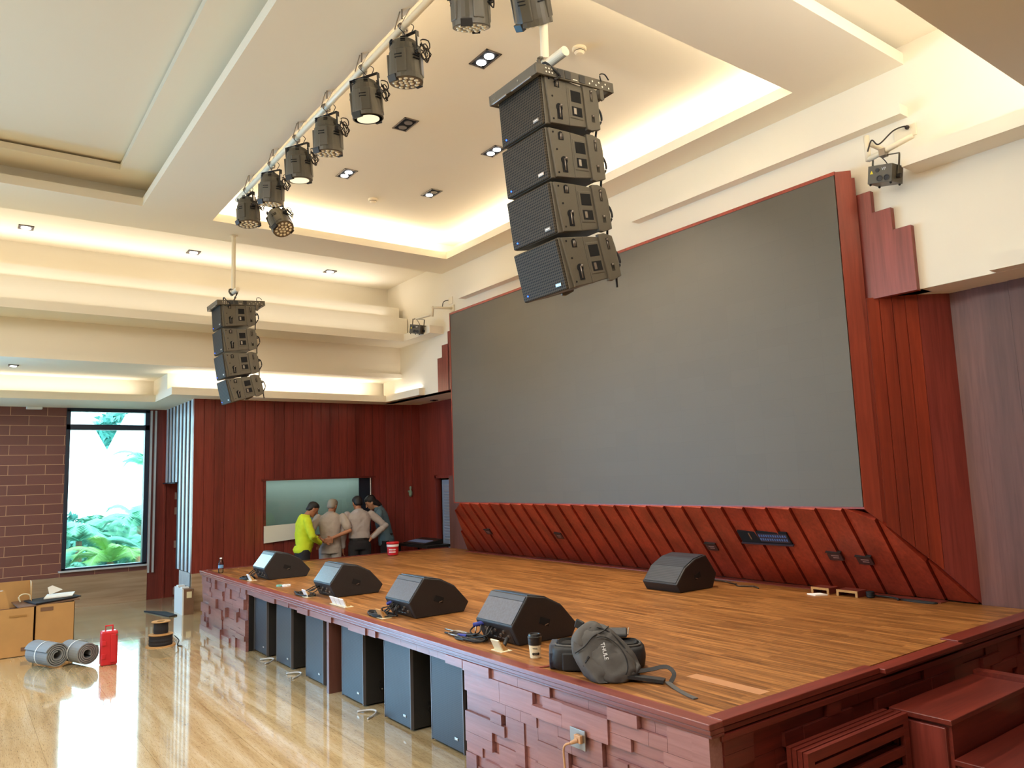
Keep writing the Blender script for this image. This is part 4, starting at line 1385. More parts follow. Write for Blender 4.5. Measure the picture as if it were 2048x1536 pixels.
MB().cyl((-9.88, 5.80, 4.36), (-10.32, 5.76, 4.37), 0.02, n=14).build('cross_pipe', 'white_paint', arm, smooth=True)
MB().box(-9.85, -9.75, 6.10, 6.12, 4.42, 4.52).build('wall_flange', 'white_paint', arm)
MB().tube([(-9.92, 6.0, 4.50), (-9.96, 6.05, 4.60), (-9.90, 6.10, 4.62)], 0.006, 8, smooth=5).build('power_lead', 'rubber_brown', arm, smooth=True)
tag(MB().box(-9.92, -9.80, 6.11, 6.12, 4.55, 4.66).build('blank_plate', 'white_paint', bevel=0.003), 'small cream wall plate above the left projector arm', 'wall plate')

# ------------------------------------------------------------------ wedge monitors
def make_wedge():
    t = thing('wedge_monitor', 'x', 'stage monitor', (0, 0, 0), 0, 'black wedge monitors on the stage')
    # profile in (y, z); rear (amplifier) side at low y, grille towards high y
    P = [(-0.19, 0.0), (-0.255, 0.13), (-0.115, 0.312), (0.04, 0.285), (0.18, 0.217), (0.31, 0.078), (0.26, 0.0)]
    MB().prism(P, 'X', -0.215, 0.215).build('cabinet', 'wedge_paint', t, bevel=0.008)
    w = MB()
    g = [(-0.105, 0.310), (0.04, 0.286), (0.175, 0.219), (0.298, 0.089)]
    for i in range(3):
        (y0, z0), (y1, z1) = g[i], g[i + 1]
        n = Vector((0, -(z1 - z0), (y1 - y0))).normalized() * 0.006
        w.add([(-0.195, y0, z0), (0.195, y0, z0), (0.195, y1, z1), (-0.195, y1, z1), (-0.195, y0 + n.y, z0 + n.z), (0.195, y0 + n.y, z0 + n.z), (0.195, y1 + n.y, z1 + n.z), (-0.195, y1 + n.y, z1 + n.z)],
              [(0, 1, 2, 3), (7, 6, 5, 4), (0, 4, 5, 1), (1, 5, 6, 2), (2, 6, 7, 3), (3, 7, 4, 0)])
    w.build('grille', 'grille_grey', t)
    # foam-backed rear face
    d = Vector((0, 0.14, 0.182)).normalized()
    nn = Vector((0, -0.182, 0.14)).normalized()
    a = Vector((0, -0.255, 0.13)) + d * 0.012 + nn * 0.0005
    b = a + d * 0.170
    c = a + d * 0.208
    def slab(p, q, th, x0=-0.203, x1=0.203):
        vs = []
        for k in (0, th):
            for x, r in ((x0, p), (x1, p), (x1, q), (x0, q)): vs.append(Vector((x, r.y, r.z)) + nn * k)
        return MB().add(vs, [(0, 1, 2, 3), (7, 6, 5, 4), (0, 4, 5, 1), (1, 5, 6, 2), (2, 6, 7, 3), (3, 7, 4, 0)])
    slab(a, b, 0.004).build('rear_face', 'foam', t)
    slab(b + d * 0.003, c, 0.005).build('rear_top_strip', plain('grey_trim_strip', srgb(84, 90, 100), 0.35), t)
    # amplifier panel with sockets
    w = MB()
    e0 = Vector((0, -0.245, 0.12))
    e1 = Vector((0, -0.195, 0.012))
    m = (e1 - e0).normalized()
    n2 = Vector((0, -0.9, -0.42)).normalized()
    w.add([Vector((x, r.y, r.z)) + n2 * k for k in (0.001, 0.004) for x, r in ((-0.17, e0), (0.17, e0), (0.17, e1), (-0.17, e1))], [(0, 1, 2, 3), (7, 6, 5, 4), (0, 4, 5, 1), (1, 5, 6, 2), (2, 6, 7, 3), (3, 7, 4, 0)])
    w.build('amplifier_panel', 'black_s', t)
    w = MB()
    for i, x in enumerate((-0.12, -0.07, -0.01, 0.04, 0.09, 0.13)):
        p = e0.lerp(e1, 0.35 + 0.25 * (i % 2)) + Vector((x, 0, 0)) + n2 * 0.004
        w.cyl(p, p + n2 * 0.007, 0.012, n=12)
    for i in range(3):
        p = e0.lerp(e1, 0.8) + Vector((-0.04 + i * 0.05, 0, 0)) + n2 * 0.004
        w.obox(p, (0.034, 0.006, 0.006))
    split_build(w, 'socket', 'chrome', t)
    for sx in (-1, 1):
        h = MB().obox((sx * 0.216, 0.02, 0.13), (0.004, 0.085, 0.046), (0.0 - 0.35, 0, 0)).build('side_handle', 'dark_void', t)
        MB().obox((sx * 0.217, 0.035, 0.11), (0.005, 0.03, 0.006), (0.25, 0, 0)).build('handle_glint', 'chrome', h, local=True)
    MB().obox((0.0, 0.228, 0.15), (0.035, 0.003, 0.010), (-0.85, 0, 0)).build('badge', 'white', t)
    return t


def box_lid(x, y, n, lab, mat='white'):
    """floor socket box: hinged lids standing open"""
    t = thing('floor_socket_box', lab, 'floor box', (x, y, 0.745))
    MB().box(x - 0.055 * n, x + 0.055 * n + 0.01, y - 0.02, y + 0.065, 0.745, 0.749).build('base_plate', 'cup_paper', t)
    for i in range(n):
        cx = x + (i - (n - 1) / 2) * 0.105
        MB().obox((cx, y - 0.01, 0.782), (0.092, 0.01, 0.082), (0.45, 0, 0)).build('open_lid', mat, t, bevel=0.004)
        MB().prism([(y - 0.0, 0.749), (y + 0.05, 0.749), (y + 0.005, 0.80)], 'X', cx - 0.04, cx + 0.04).build('socket_block', 'card', t)
    return t


def cable_bundle(x, y, seed, lab, mats, spread=0.2, extra=()):
    """loose leads lying in front of a monitor"""
    r = random.Random(seed)
    t = thing('cable_bundle', lab, 'cables', (x, y, 0.745))
    Z = 0.752
    for i, mt in enumerate(mats):
        px = x + r.uniform(-0.1, 0.08)
        pts = [(px, y + 0.14, 0.82), (px + r.uniform(-0.03, 0.03), y + 0.06, 0.86 - r.uniform(0, 0.05)), (px + r.uniform(-.05, .05), y + 0.0, 0.80), ]
        cx, cy = px - r.uniform(0.02, spread * 0.6), y + r.uniform(-0.05, 0.03)
        rad = r.uniform(0.06, 0.105)
        turns = r.choice([1.4, 1.9, 2.4])
        st = r.uniform(0, 6)
        for k in range(int(turns * 8)):
            a = st + k * PI / 4
            pts.append((cx + rad * 1.35 * math.cos(a), cy + rad * 0.62 * math.sin(a), Z + 0.004 * (k % 3) + 0.002 * i))
        pts.append((cx - spread * r.uniform(0.7, 1.1), cy + r.uniform(-0.02, 0.05), Z))
        MB().tube(pts, 0.0055, 7, smooth=4).build('lead', mt, t, smooth=True)
    for (a, b, rr, mt) in extra:
        MB().cyl(a, b, rr, n=12).build('connector', mt, t)
    return t


wd = make_wedge()
WEDGES = [(-4.37, 3.24, 0, 'nearest black wedge monitor on the front edge, beside the coffee cup'),
          (-5.755, 3.235, 0, 'second nearest wedge monitor along the stage front'),
          (-7.33, 3.225, 0, 'third wedge monitor from the viewer along the stage front, behind the triple white socket lids'),
          (-9.27, 3.225, 0, 'farthest wedge monitor at the left end of the stage front'),
          (-5.07, 5.66, PI, 'lone wedge monitor facing the hall at the back of the stage below the screen')]
for i, (x, y, r, lab) in enumerate(WEDGES):
    if i == 0:
        wd.location = (x, y, 0.745)
        wd['label'] = lab
    else:
        dup(wd, (x, y, 0.745), (0, 0, r), lab)
cable_bundle(-4.48, 2.93, 4, 'tangled black, blue and grey leads in front of the nearest wedge monitor', ['rubber', 'chrome', 'rubber', 'rubber_brown', 'rubber'], 0.34,
             [((-4.50, 3.02, 0.86), (-4.56, 2.95, 0.84), 0.016, 'cable_blue'), ((-4.60, 2.92, 0.765), (-4.68, 2.90, 0.76), 0.014, 'cable_blue'), ((-4.2, 2.98, 0.80), (-4.17, 2.93, 0.765), 0.013, 'rubber')])
cable_bundle(-5.80, 2.93, 8, 'dark leads coiled before the second nearest wedge monitor', ['rubber', 'rubber', 'rubber_brown', 'rubber', 'rubber'], 0.26, [((-5.86, 3.02, 0.86), (-5.91, 2.97, 0.83), 0.014, 'cable_blue')])
cable_bundle(-7.42, 2.92, 12, 'black leads looped before the third wedge monitor', ['rubber', 'rubber', 'rubber_brown', 'rubber'], 0.28)
cable_bundle(-9.36, 2.92, 15, 'black leads looped before the farthest wedge monitor', ['rubber', 'rubber', 'rubber', 'rubber_brown'], 0.2)
box_lid(-4.15, 2.87, 1, 'open cream socket lid in front of the nearest wedge monitor', 'cup_paper')
box_lid(-5.80, 2.86, 1, 'open tan socket lid in front of the second nearest wedge monitor', 'card')
box_lid(-6.67, 2.87, 3, 'three white socket lids standing open between two monitors')
box_lid(-7.42, 2.85, 1, 'open pale blue socket lid before the third wedge monitor')
box_lid(-9.22, 2.86, 1, 'open white socket lid before the farthest wedge monitor')
tp = thing('tape_roll', 'small roll of white tape with a mint core lying between the far monitors', 'tape', (-8.36, 2.97, 0.745))
MB().turn([(0.03, 0), (0.048, 0), (0.048, 0.018), (0.03, 0.018), (0.03, 0)], (-8.36, 2.99, 0.746), cap=False).build('tape', 'white', tp)
MB().turn([(0.024, 0), (0.03, 0), (0.03, 0.016), (0.024, 0.016), (0.024, 0)], (-8.42, 2.93, 0.746), cap=False).build('core', 'mint', tp)
cb = thing('cable', 'short dark cable curling from the lone wedge monitor at the back', 'cable', (-4.8, 6.1, 0.745))
MB().tube([(-4.98, 5.95, 0.80), (-4.86, 6.0, 0.79), (-4.78, 6.08, 0.76), (-4.82, 6.15, 0.752), (-4.72, 6.05, 0.752), (-4.6, 6.12, 0.752), (-4.5, 6.06, 0.752)], 0.007, 8, smooth=5).build('lead', 'rubber_brown', cb, smooth=True)

# ------------------------------------------------------------------ subwoofers under the stage
def make_sub():
    t = thing('subwoofer', 'x', 'subwoofer', (0, 0, 0), 0, 'subwoofers under the stage front')
    MB().box(-0.215, 0.215, 0.012, 0.60, 0.012, 0.632).build('cabinet', 'black', t, bevel=0.006)
    MB().box(-0.212, 0.212, -0.004, 0.014, 0.02, 0.628).build('grille', 'grille_grey', t, bevel=0.006)
    MB().box(0.207, 0.216, -0.006, 0.02, 0.014, 0.632).box(-0.216, -0.207, -0.006, 0.02, 0.014, 0.632).build('edge_trim', plain('sub_edge_trim', srgb(98, 94, 96), 0.4), t)
    MB().obox((0.12, -0.0065, 0.095), (0.045, 0.004, 0.018)).build('badge', 'chrome', t, bevel=0.002)
    MB().obox((0.12, -0.009, 0.095), (0.03, 0.001, 0.006)).build('badge_mark', 'white', t)
    MB().cyl((0.215, 0.16, 0.13), (0.222, 0.16, 0.13), 0.022, n=14).cyl((0.215, 0.22, 0.12), (0.221, 0.22, 0.12), 0.015, n=12).cyl((0.215, 0.15, 0.18), (0.219, 0.15, 0.18), 0.012, n=12).build('socket_dish', 'rubber', t)
    MB().ball((0.222, 0.165, 0.12), 0.007, 8, 6).ball((0.222, 0.22, 0.112), 0.005, 8, 6).build('socket_screw', 'steel', t)
    MB().cyl((-0.17, 0.05, 0), (-0.17, 0.05, 0.013), 0.015, n=10).cyl((0.17, 0.05, 0), (0.17, 0.05, 0.013), 0.015, n=10).cyl((-0.17, 0.55, 0), (-0.17, 0.55, 0.013), 0.015, n=10).cyl((0.17, 0.55, 0), (0.17, 0.55, 0.013), 0.015, n=10).build('feet', 'rubber', t)
    return t


sb_ = make_sub()
SUBS = [(-4.75, 2.84, 'nearest subwoofer under the stage, its right edge hidden by the carved cladding'), (-5.45, 2.82, 'second nearest subwoofer under the stage front'),
        (-6.27, 2.82, 'subwoofer immediately right of the centre post'), (-7.12, 2.82, 'subwoofer immediately left of the centre post'),
        (-7.95, 2.82, 'second subwoofer left of the centre post'), (-8.70, 2.82, 'farthest subwoofer, in the dark left end of the opening')]
for i, (x, y, lab) in enumerate(SUBS):
    if i == 0:
        sb_.location = (x, y, 0.0)
        sb_['label'] = lab
    else:
        dup(sb_, (x, y, 0.0), None, lab)
for i, (x, lab) in enumerate(((-8.30, 'pale lead on the floor between the two farthest subwoofers'), (-7.50, 'pale lead on the floor left of the centre post'), (-5.86, 'pale lead on the floor right of the centre post'))):
    tag(MB().tube([(x - 0.1, 2.72, 0.008), (x - 0.03, 2.80, 0.02), (x + 0.04, 2.82, 0.02), (x + 0.09, 2.76, 0.008), (x + 0.13, 2.70, 0.008)], 0.008, 8, smooth=4).build('floor_lead', 'grey_stone', smooth=True), lab, 'cable')

# ------------------------------------------------------------------ outlet on the front of the stage
ol = thing('power_outlet', 'grey metal socket plate with a beige plug on the stage front cladding', 'socket', (-3.19, 2.70, 0.48))
MB().box(-3.25, -3.13, 2.692, 2.70, 0.43, 0.53).build('plate', 'chrome', ol, bevel=0.002)
MB().obox((-3.175, 2.685, 0.485), (0.05, 0.02, 0.04)).cyl((-3.175, 2.68, 0.48), (-3.20, 2.65, 0.465), 0.014, 0.008).build('plug', 'cable_tan', ol, bevel=0.003)
MB().tube([(-3.20, 2.65, 0.465), (-3.235, 2.635, 0.44), (-3.24, 2.64, 0.34), (-3.23, 2.645, 0.2), (-3.23, 2.63, 0.05), (-3.26, 2.58, 0.006), (-3.4, 2.5, 0.006)], 0.006, 8, smooth=6).build('cord', 'cable_tan', ol, smooth=True)

# ------------------------------------------------------------------ things on the stage
cup = thing('coffee_cup', 'cream paper coffee cup with a black lid standing by the nearest monitor', 'cup', (-3.84, 2.93, 0.745))
MB().turn([(0.030, 0), (0.031, 0.002), (0.041, 0.112), (0.041, 0.114)], (-3.84, 2.93, 0.745), n=28).build('body', 'cup_paper', cup, smooth=False)
MB().turn([(0.0395, 0.078), (0.0415, 0.098), (0.0425, 0.115), (0.044, 0.12), (0.044, 0.126), (0.040, 0.13), (0.037, 0.142), (0.030, 0.142), (0.028, 0.136), (0.002, 0.136)], (-3.84, 2.93, 0.745), n=28).build('lid', 'black_s', cup)
w = MB()
rr = random.Random(2)
for k in range(7):
    a = math.radians(-62 + k * 11)
    w.obox((-3.84 + 0.0345 * math.cos(a), 2.93 + 0.0345 * math.sin(a), 0.745 + 0.028), (0.003, 0.0045, 0.012 + 0.004 * (k % 2)), (0, 0, a))
for k in range(5):
    a = math.radians(-55 + k * 9)
    w.obox((-3.84 + 0.0375 * math.cos(a), 2.93 + 0.0375 * math.sin(a), 0.745 + 0.06), (0.002, 0.005, 0.003), (0, 0, a))
w.build('printed_mark', 'black_s', cup)

tb = thing('bucket', 'small red bucket with white print standing near the far left edge of the stage', 'bucket', (-10.45, 5.36, 0.752))
MB().turn([(0.075, 0), (0.078, 0.002), (0.09, 0.15), (0.093, 0.16), (0.084, 0.16), (0.08, 0.02), (0.002, 0.02)], (-10.45, 5.36, 0.752), n=28).build('body', 'red_plastic', tb)
MB().turn([(0.0905, 0.125), (0.0925, 0.16)], (-10.45, 5.36, 0.752), n=28, cap=False).build('white_band', 'white', tb)
w = MB()
for r0, zz, hh in ((0.0835, 0.082, 0.02), (0.0812, 0.047, 0.022)):
    for k in range(9):
        a = math.radians(-66 + k * 8.2)
        w.obox((-10.45 + r0 * math.cos(a), 5.36 + r0 * math.sin(a), 0.752 + zz), (0.006, 0.008, hh * (0.7 + 0.3 * (k % 2))), (0, 0, a))
w.build('print', 'white', tb)
MB().turn([(0.094, 0.165), (0.097, 0.18), (0.09, 0.19), (0.002, 0.19)], (-10.45, 5.36, 0.752), n=28).build('lid', 'red_plastic', tb)


def bottle(x, y, z, lab):
    t = thing('water_bottle', lab, 'bottle', (x, y, z))
    MB().turn([(0.028, 0), (0.032, 0.006), (0.032, 0.06), (0.030, 0.075), (0.032, 0.09), (0.032, 0.12), (0.024, 0.15), (0.013, 0.168), (0.013, 0.175)], (x, y, z), n=20).build('body', 'clear', t, smooth=True)
    MB().turn([(0.0325, 0.062), (0.0325, 0.10)], (x, y, z), n=20, cap=False).build('label_band', plain('pale_blue_label', srgb(120, 170, 215), 0.5), t)
    MB().turn([(0.0145, 0.175), (0.0145, 0.192), (0.002, 0.192)], (x, y, z), n=16).build('cap', 'white', t)


bottle(-10.33, 2.83, 0.749, 'clear water bottle standing on the far front corner of the stage')

# backpack (rounded bag leaning against the open camera bag)
bf = Vector((-0.723, 0.691, 0.0))           # away from the hall corner
br = Vector((0.691, 0.723, 0.0))
U = (br * 0.62 - Vector((0, 0, 1)) * 0.52 + Vector((0, -0.25, 0))).normalized()   # down the back of the bag
Wn = (-bf * 0.80 + Vector((0, 0, 0.58)))
Wn = (Wn - U * Wn.dot(U)).normalized()
V = U.cross(Wn).normalized()
bp = thing('backpack', 'charcoal backpack with a white brand word, slumped on the stage edge', 'backpack', (-3.25, 2.9, 0.745))


def blob(c, hu, hv, hw, e=2.6, n=28, m=18, taper=0.0, noise_a=0.008, seed=0.0):
    mb = MB()
    rings = []
    for j in range(m + 1):
        t = -PI / 2 + PI * j / m
        su, cu_ = math.sin(t), math.cos(t)
        pu = math.copysign(abs(su) ** (2 / e), su)
        pc = max(abs(cu_), 1e-3) ** (2 / e)
        k = 1 + taper * pu
        ring = []
        for i in range(n):
            a = 2 * PI * i / n
            ca, sa = math.cos(a), math.sin(a)
            pv = math.copysign(abs(ca) ** (2 / e), ca) * pc * k
            pw = math.copysign(abs(sa) ** (2 / e), sa) * pc * k
            p = Vector(c) + U * (hu * pu) + V * (hv * pv) + Wn * (hw * pw)
            nz = noise.noise(p * 16 + Vector((seed, 0, 0))) * noise_a + abs(noise.noise(p * 34 + Vector((seed, 3, 0)))) * noise_a * 0.7
            p = p + Wn * nz
            p.z = max(p.z, 0.7475)
            ring.append(p)
        rings.append(ring)
    return mb.loft(rings)


bc = Vector((-3.215, 2.925, 0.845))
blob(bc, 0.195, 0.140, 0.080, e=3.2, taper=0.12, noise_a=0.03, m=30, n=44).build('main_bag', 'canvas', bp, smooth=True)
blob(bc + U * 0.055 + Wn * 0.045 - V * 0.01, 0.125, 0.100, 0.052, taper=0.1, noise_a=0.02, seed=4, e=3.0, m=26, n=40).build('front_pocket', 'canvas', bp, smooth=True)
blob(bc - U * 0.13 + Wn * 0.012, 0.075, 0.10, 0.06, noise_a=0.016, seed=7).build('top_flap', 'canvas', bp, smooth=True)
HU, HV, HW = 0.195, 0.140, 0.080


def on_bag(u, v, off=0.004):
    """point on the front of the bag, u and v from -1 to 1"""
    k = max(0.0, 1 - abs(u) ** 2.6 - abs(v) ** 2.6)
    return bc + U * (HU * u) + V * (HV * v) + Wn * (HW * k ** (1 / 2.6) + off)


pts = [on_bag(0.86 * math.sin(math.radians(a)), -0.80 * math.cos(math.radians(a)), 0.010) for a in range(-75, 100, 8)]
MB().tube(pts, 0.0045, 8, smooth=3).build('main_zip', 'canvas_dark', bp, smooth=True)
pts = [on_bag(0.62 * math.sin(math.radians(a)) + 0.12, -0.58 * math.cos(math.radians(a)), 0.034) for a in range(-80, 85, 8)]
MB().tube(pts, 0.0035, 8, smooth=3).build('pocket_zip', 'canvas_dark', bp, smooth=True)
pts = [on_bag(-0.55 + 0.03 * math.sin(k), -0.85 + k * 0.17, 0.020) for k in range(11)]
MB().tube(pts, 0.004, 8, smooth=3).build('flap_seam', 'canvas_dark', bp, smooth=True)
for u0 in (-0.25, 0.72):
    q = [on_bag(u0 + 0.02 * k, 0.55 + 0.07 * k, 0.012) for k in range(6)]
    MB().tube(q, 0.006, 6).build('side_strap', 'canvas_dark', bp)
xd = Vector((0.10, 0.12, -1))
xd = (xd - Wn * xd.dot(Wn)).normalized()
tt = text_part('lettering', 'THULE', 0.031, 'white', bp, bc - U * 0.015 + Wn * 0.112 - V * 0.0 - Vector((-3.25, 2.9, 0.745)), xd, Wn.cross(xd))
MB().obox(bc - U * 0.205 + Vector((0, 0, 0.02)), (0.05, 0.02, 0.05), (0.2, 0.4, 0.5)).build('grab_loop', 'canvas_dark', bp, bevel=0.006)


def ribbon(pts, wdt, th, name, mat, parent, up=Vector((0, 0, 1)), k=5):
    P = catmull([Vector(p) for p in pts], k)
    rings = []
    for i, p in enumerate(P):
        d = (P[min(i + 1, len(P) - 1)] - P[max(i - 1, 0)]).normalized()
        s = d.cross(up).normalized()
        nrm = s.cross(d)
        rings.append([p + s * wdt / 2 + nrm * th / 2, p - s * wdt / 2 + nrm * th / 2, p - s * wdt / 2 - nrm * th / 2, p + s * wdt / 2 - nrm * th / 2])
    return MB().loft(rings).build(name, mat, parent)


ribbon([(-3.10, 2.93, 0.775), (-3.03, 2.98, 0.77), (-2.95, 3.03, 0.765), (-2.90, 3.06, 0.76)], 0.055, 0.016, 'shoulder_strap', 'canvas_dark', bp)
ribbon([(-3.06, 2.97, 0.79), (-3.0, 3.06, 0.80), (-2.94, 3.12, 0.815), (-2.885, 3.12, 0.79), (-2.875, 3.08, 0.755)], 0.022, 0.004, 'strap_loop', 'canvas_dark', bp, up=Vector((0.5, -0.5, 0.6)).normalized())
ribbon([(-2.89, 3.07, 0.756), (-2.80, 3.03, 0.7495), (-2.70, 2.99, 0.7485), (-2.61, 2.965, 0.7485)], 0.028, 0.004, 'webbing_tail', 'canvas', bp)

cbg = thing('camera_bag', 'black camera bag lying open behind the backpack', 'bag', (-3.42, 3.02, 0.745))
ax, ay = Vector((0.72, 0.69, 0)).normalized(), Vector((-0.69, 0.72, 0)).normalized()
def bagbox(c, hx, hy, z0, z1, r=0.05, n=8, flare=0.0):
    rings = []
    for (z, k) in ((z0, 0.90), (z0 + 0.02, 1.0), ((z0 + z1) / 2, 1.03), (z1 - 0.015, 1.0), (z1, 0.95)):
        ring = []
        for q, (sx, sy) in enumerate(((1, 1), (-1, 1), (-1, -1), (1, -1))):
            for i in range(n):
                a = q * PI / 2 + i / (n - 1) * PI / 2
                px = sx * (hx - r) + r * math.cos(a)
                py = sy * (hy - r) + r * math.sin(a)
                p = Vector(c) + ax * (px * k) + ay * (py * k)
                ring.append(Vector((p.x, p.y, z)))
        rings.append(ring)
    return MB().loft(rings)
cc = Vector((-3.40, 3.05, 0))
bagbox(cc, 0.265, 0.115, 0.7465, 0.875, 0.07).build('body', 'canvas_dark', cbg, smooth=True)
bagbox(cc, 0.225, 0.085, 0.873, 0.879, 0.05).build('open_interior', 'dark_void', cbg)
pr = []
for i in range(49):
    a = 2 * PI * i / 48
    pr.append(cc + ax * (0.245 * math.copysign(abs(math.cos(a)) ** 0.6, math.cos(a))) + ay * (0.10 * math.copysign(abs(math.sin(a)) ** 0.6, math.sin(a))) + Vector((0, 0, 0.880)))
MB().tube(pr, 0.007, 8).build('padded_rim', 'canvas', cbg, smooth=True)
w = MB()
lc = cc + ay * 0.09 + Vector((0, 0, 0.905))
w.v = []
q = [lc + ax * a + ay * b + Vector((0, 0, c)) for a, b, c in ((-0.1, -0.03, -0.01), (0.17, -0.03, -0.01), (0.17, 0.04, 0.02), (-0.1, 0.04, 0.02))]
w.add(q + [p + Vector((0, 0, 0.02)) for p in q], [(0, 3, 2, 1), (4, 5, 6, 7), (0, 1, 5, 4), (1, 2, 6, 5), (2, 3, 7, 6), (3, 0, 4, 7)])
w.build('lid', 'canvas_dark', cbg, bevel=0.008)
MB().tube([lc + ax * 0.175 + ay * (-0.035) + Vector((0, 0, 0.01)), lc + ax * 0.18 + ay * 0.04 + Vector((0, 0, 0.035))], 0.004, 8).build('zip_edge', 'chrome', cbg)
w = MB()
rings = []
for (b, zz) in ((-0.07, 0.7475), (-0.09, 0.79), (-0.09, 0.84), (-0.06, 0.885), (0.06, 0.89), (0.09, 0.84), (0.09, 0.79), (0.07, 0.7475)):
    rings.append((b, zz))
poly = [cc - ax * 0.262 + ay * b + Vector((0, 0, zz)) for b, zz in rings]
w.loft([[p + ax * 0.03 for p in poly], [p - ax * 0.012 for p in poly]])
w.build('end_pocket', 'navy', cbg, bevel=0.008)
MB().obox(cc - ay * 0.118 - ax * 0.13 + Vector((0, 0, 0.80)), (0.13, 0.02, 0.10), (0, 0, 0.77)).build('side_pouch', 'canvas_dark', cbg, bevel=0.01)
ribbon([cc - ax * 0.25 + Vector((0, 0, 0.76)), cc - ax * 0.32 - ay * 0.02 + Vector((0, 0, 0.7485)), cc - ax * 0.42 - ay * 0.03 + Vector((0, 0, 0.7485))], 0.02, 0.004, 'tether_strap', 'red_wood', cbg)

# ------------------------------------------------------------------ plates and patch bay on the sloping boards
S_D = Vector((0, 0.57, -0.755)).normalized()
S_N = Vector((0, -0.755, -0.57)).normalized()


def on_slope(x, z):
    t = (1.5 - z) / 0.755
    return Vector((x, 5.93 + 0.57 * t, z))


def slope_box(mb, x0, x1, za, zb, d0, d1):
    vs = []
    for d in (d0, d1):
        for x, z in ((x0, za), (x1, za), (x1, zb), (x0, zb)): vs.append(on_slope(x, z) + S_N * d)
    return mb.add(vs, [(0, 1, 2, 3), (7, 6, 5, 4), (0, 4, 5, 1), (1, 5, 6, 2), (2, 6, 7, 3), (3, 7, 4, 0)])


for x, z, lab in ((-9.17, 1.09, 'dark socket plate on the sloping boards nearest the louvred door'), (-7.56, 1.10, 'dark socket plate on the sloping boards second from the left'), (-5.15, 1.09, 'dark socket plate on the sloping boards just right of the lone wedge monitor'),
                  (-3.81, 1.08, 'dark socket plate, left one of the pair right of the patch bay'), (-3.55, 1.06, 'dark socket plate, right one of the pair right of the patch bay')):
    t = thing('socket_plate', lab, 'socket', tuple(on_slope(x, z)), 0, 'socket plates on the sloping boards')
    slope_box(MB(), x - 0.065, x + 0.065, z + 0.035, z - 0.035, 0.0, 0.022).build('plate', plain('dark_bronze_plate', srgb(70, 40, 36), 0.4), t)
    slope_box(MB(), x - 0.07, x + 0.07, z + 0.040, z + 0.034, 0.0, 0.029).build('cover_lip', 'rubber_brown', t)
    slope_box(slope_box(MB(), x - 0.03, x + 0.04, z + 0.012, z + 0.004, 0.022, 0.024), x - 0.02, x + 0.035, z - 0.006, z - 0.014, 0.022, 0.024).build('socket_faces', plain('socket_face', srgb(150, 110, 100), 0.4), t)
pb = thing('patch_bay', 'patch bay with blue-grey jacks in a dark slot of the sloping boards', 'patch bay', tuple(on_slope(-4.45, 1.2)))
slope_box(MB(), -4.72, -4.18, 1.275, 1.165, 0.0, 0.019).build('slot', 'dark_void', pb)
slope_box(slope_box(MB(), -4.73, -4.17, 1.165, 1.155, 0.0, 0.03), -4.50, -4.19, 1.26, 1.18, 0.019, 0.021).build('panel_edge', plain('panel_edge_dark', srgb(60, 50, 60), 0.4), pb)
w = MB()
for r_ in range(2):
    for k in range(12):
        slope_box(w, -4.49 + k * 0.025, -4.475 + k * 0.025, 1.25 - r_ * 0.035, 1.232 - r_ * 0.035, 0.021, 0.026)
w.build('jacks', plain('blue_grey_jacks', srgb(90, 120, 170), 0.4), pb)
slope_box(MB(), -4.60, -4.585, 1.262, 1.20, 0.019, 0.024).build('latch', 'chrome', pb)

# trays and cable at the back of the stage
for x0, x1, lab in ((-4.03, -3.86, 'left of two small wooden trays pulled out at the foot of the sloping boards'), (-3.79, -3.60, 'right of two small wooden trays pulled out at the foot of the sloping boards')):
    t = thing('wooden_tray', lab, 'tray', (x0, 6.2, 0.752), 0, 'wooden trays at the foot of the sloping boards')
    MB().box(x0, x1, 6.18, 6.325, 0.785, 0.797).build('top_board', 'red_wood_x', t)
    MB().box(x0, x0 + 0.012, 6.18, 6.325, 0.745, 0.785).box(x1 - 0.012, x1, 6.18, 6.325, 0.745, 0.785).build('sides', 'red_wood_x', t)
    MB().box(x0, x1, 6.172, 6.18, 0.778, 0.797).box(x0, x0 + 0.02, 6.172, 6.18, 0.745, 0.778).box(x1 - 0.02, x1, 6.172, 6.18, 0.745, 0.778).build('raw_edge', 'card', t)
tag(MB().prism([(-4.0, 6.06), (-3.90, 6.03), (-3.84, 6.12), (-3.93, 6.15)], 'Z', 0.7455, 0.756).build('paper_scrap', 'paper'), 'crumpled white paper lying before the wooden trays', 'paper')
w = MB()
for k in range(5):
    w.turn([(0.028 + 0.004 * (k % 2), 0), (0.036, 0.008), (0.028, 0.014), (0.022, 0.008)], (-3.53, 6.25, 0.747 + k * 0.009), (0.1 * (k % 2), 0, 1), 16)
w.tube([(-3.52, 6.28, 0.76), (-3.40, 6.33, 0.752), (-3.32, 6.30, 0.75), (-3.20, 6.26, 0.75), (-3.04, 6.26, 0.75), (-3.02, 6.30, 0.75), (-3.15, 6.31, 0.75), (-3.28, 6.30, 0.752), (-3.3, 6.25, 0.752)], 0.008, 8, smooth=5)
tag(w.build('coiled_cable', 'rubber', smooth=True), 'black coiled cable with a loose loop beside the right wooden tray', 'cable')

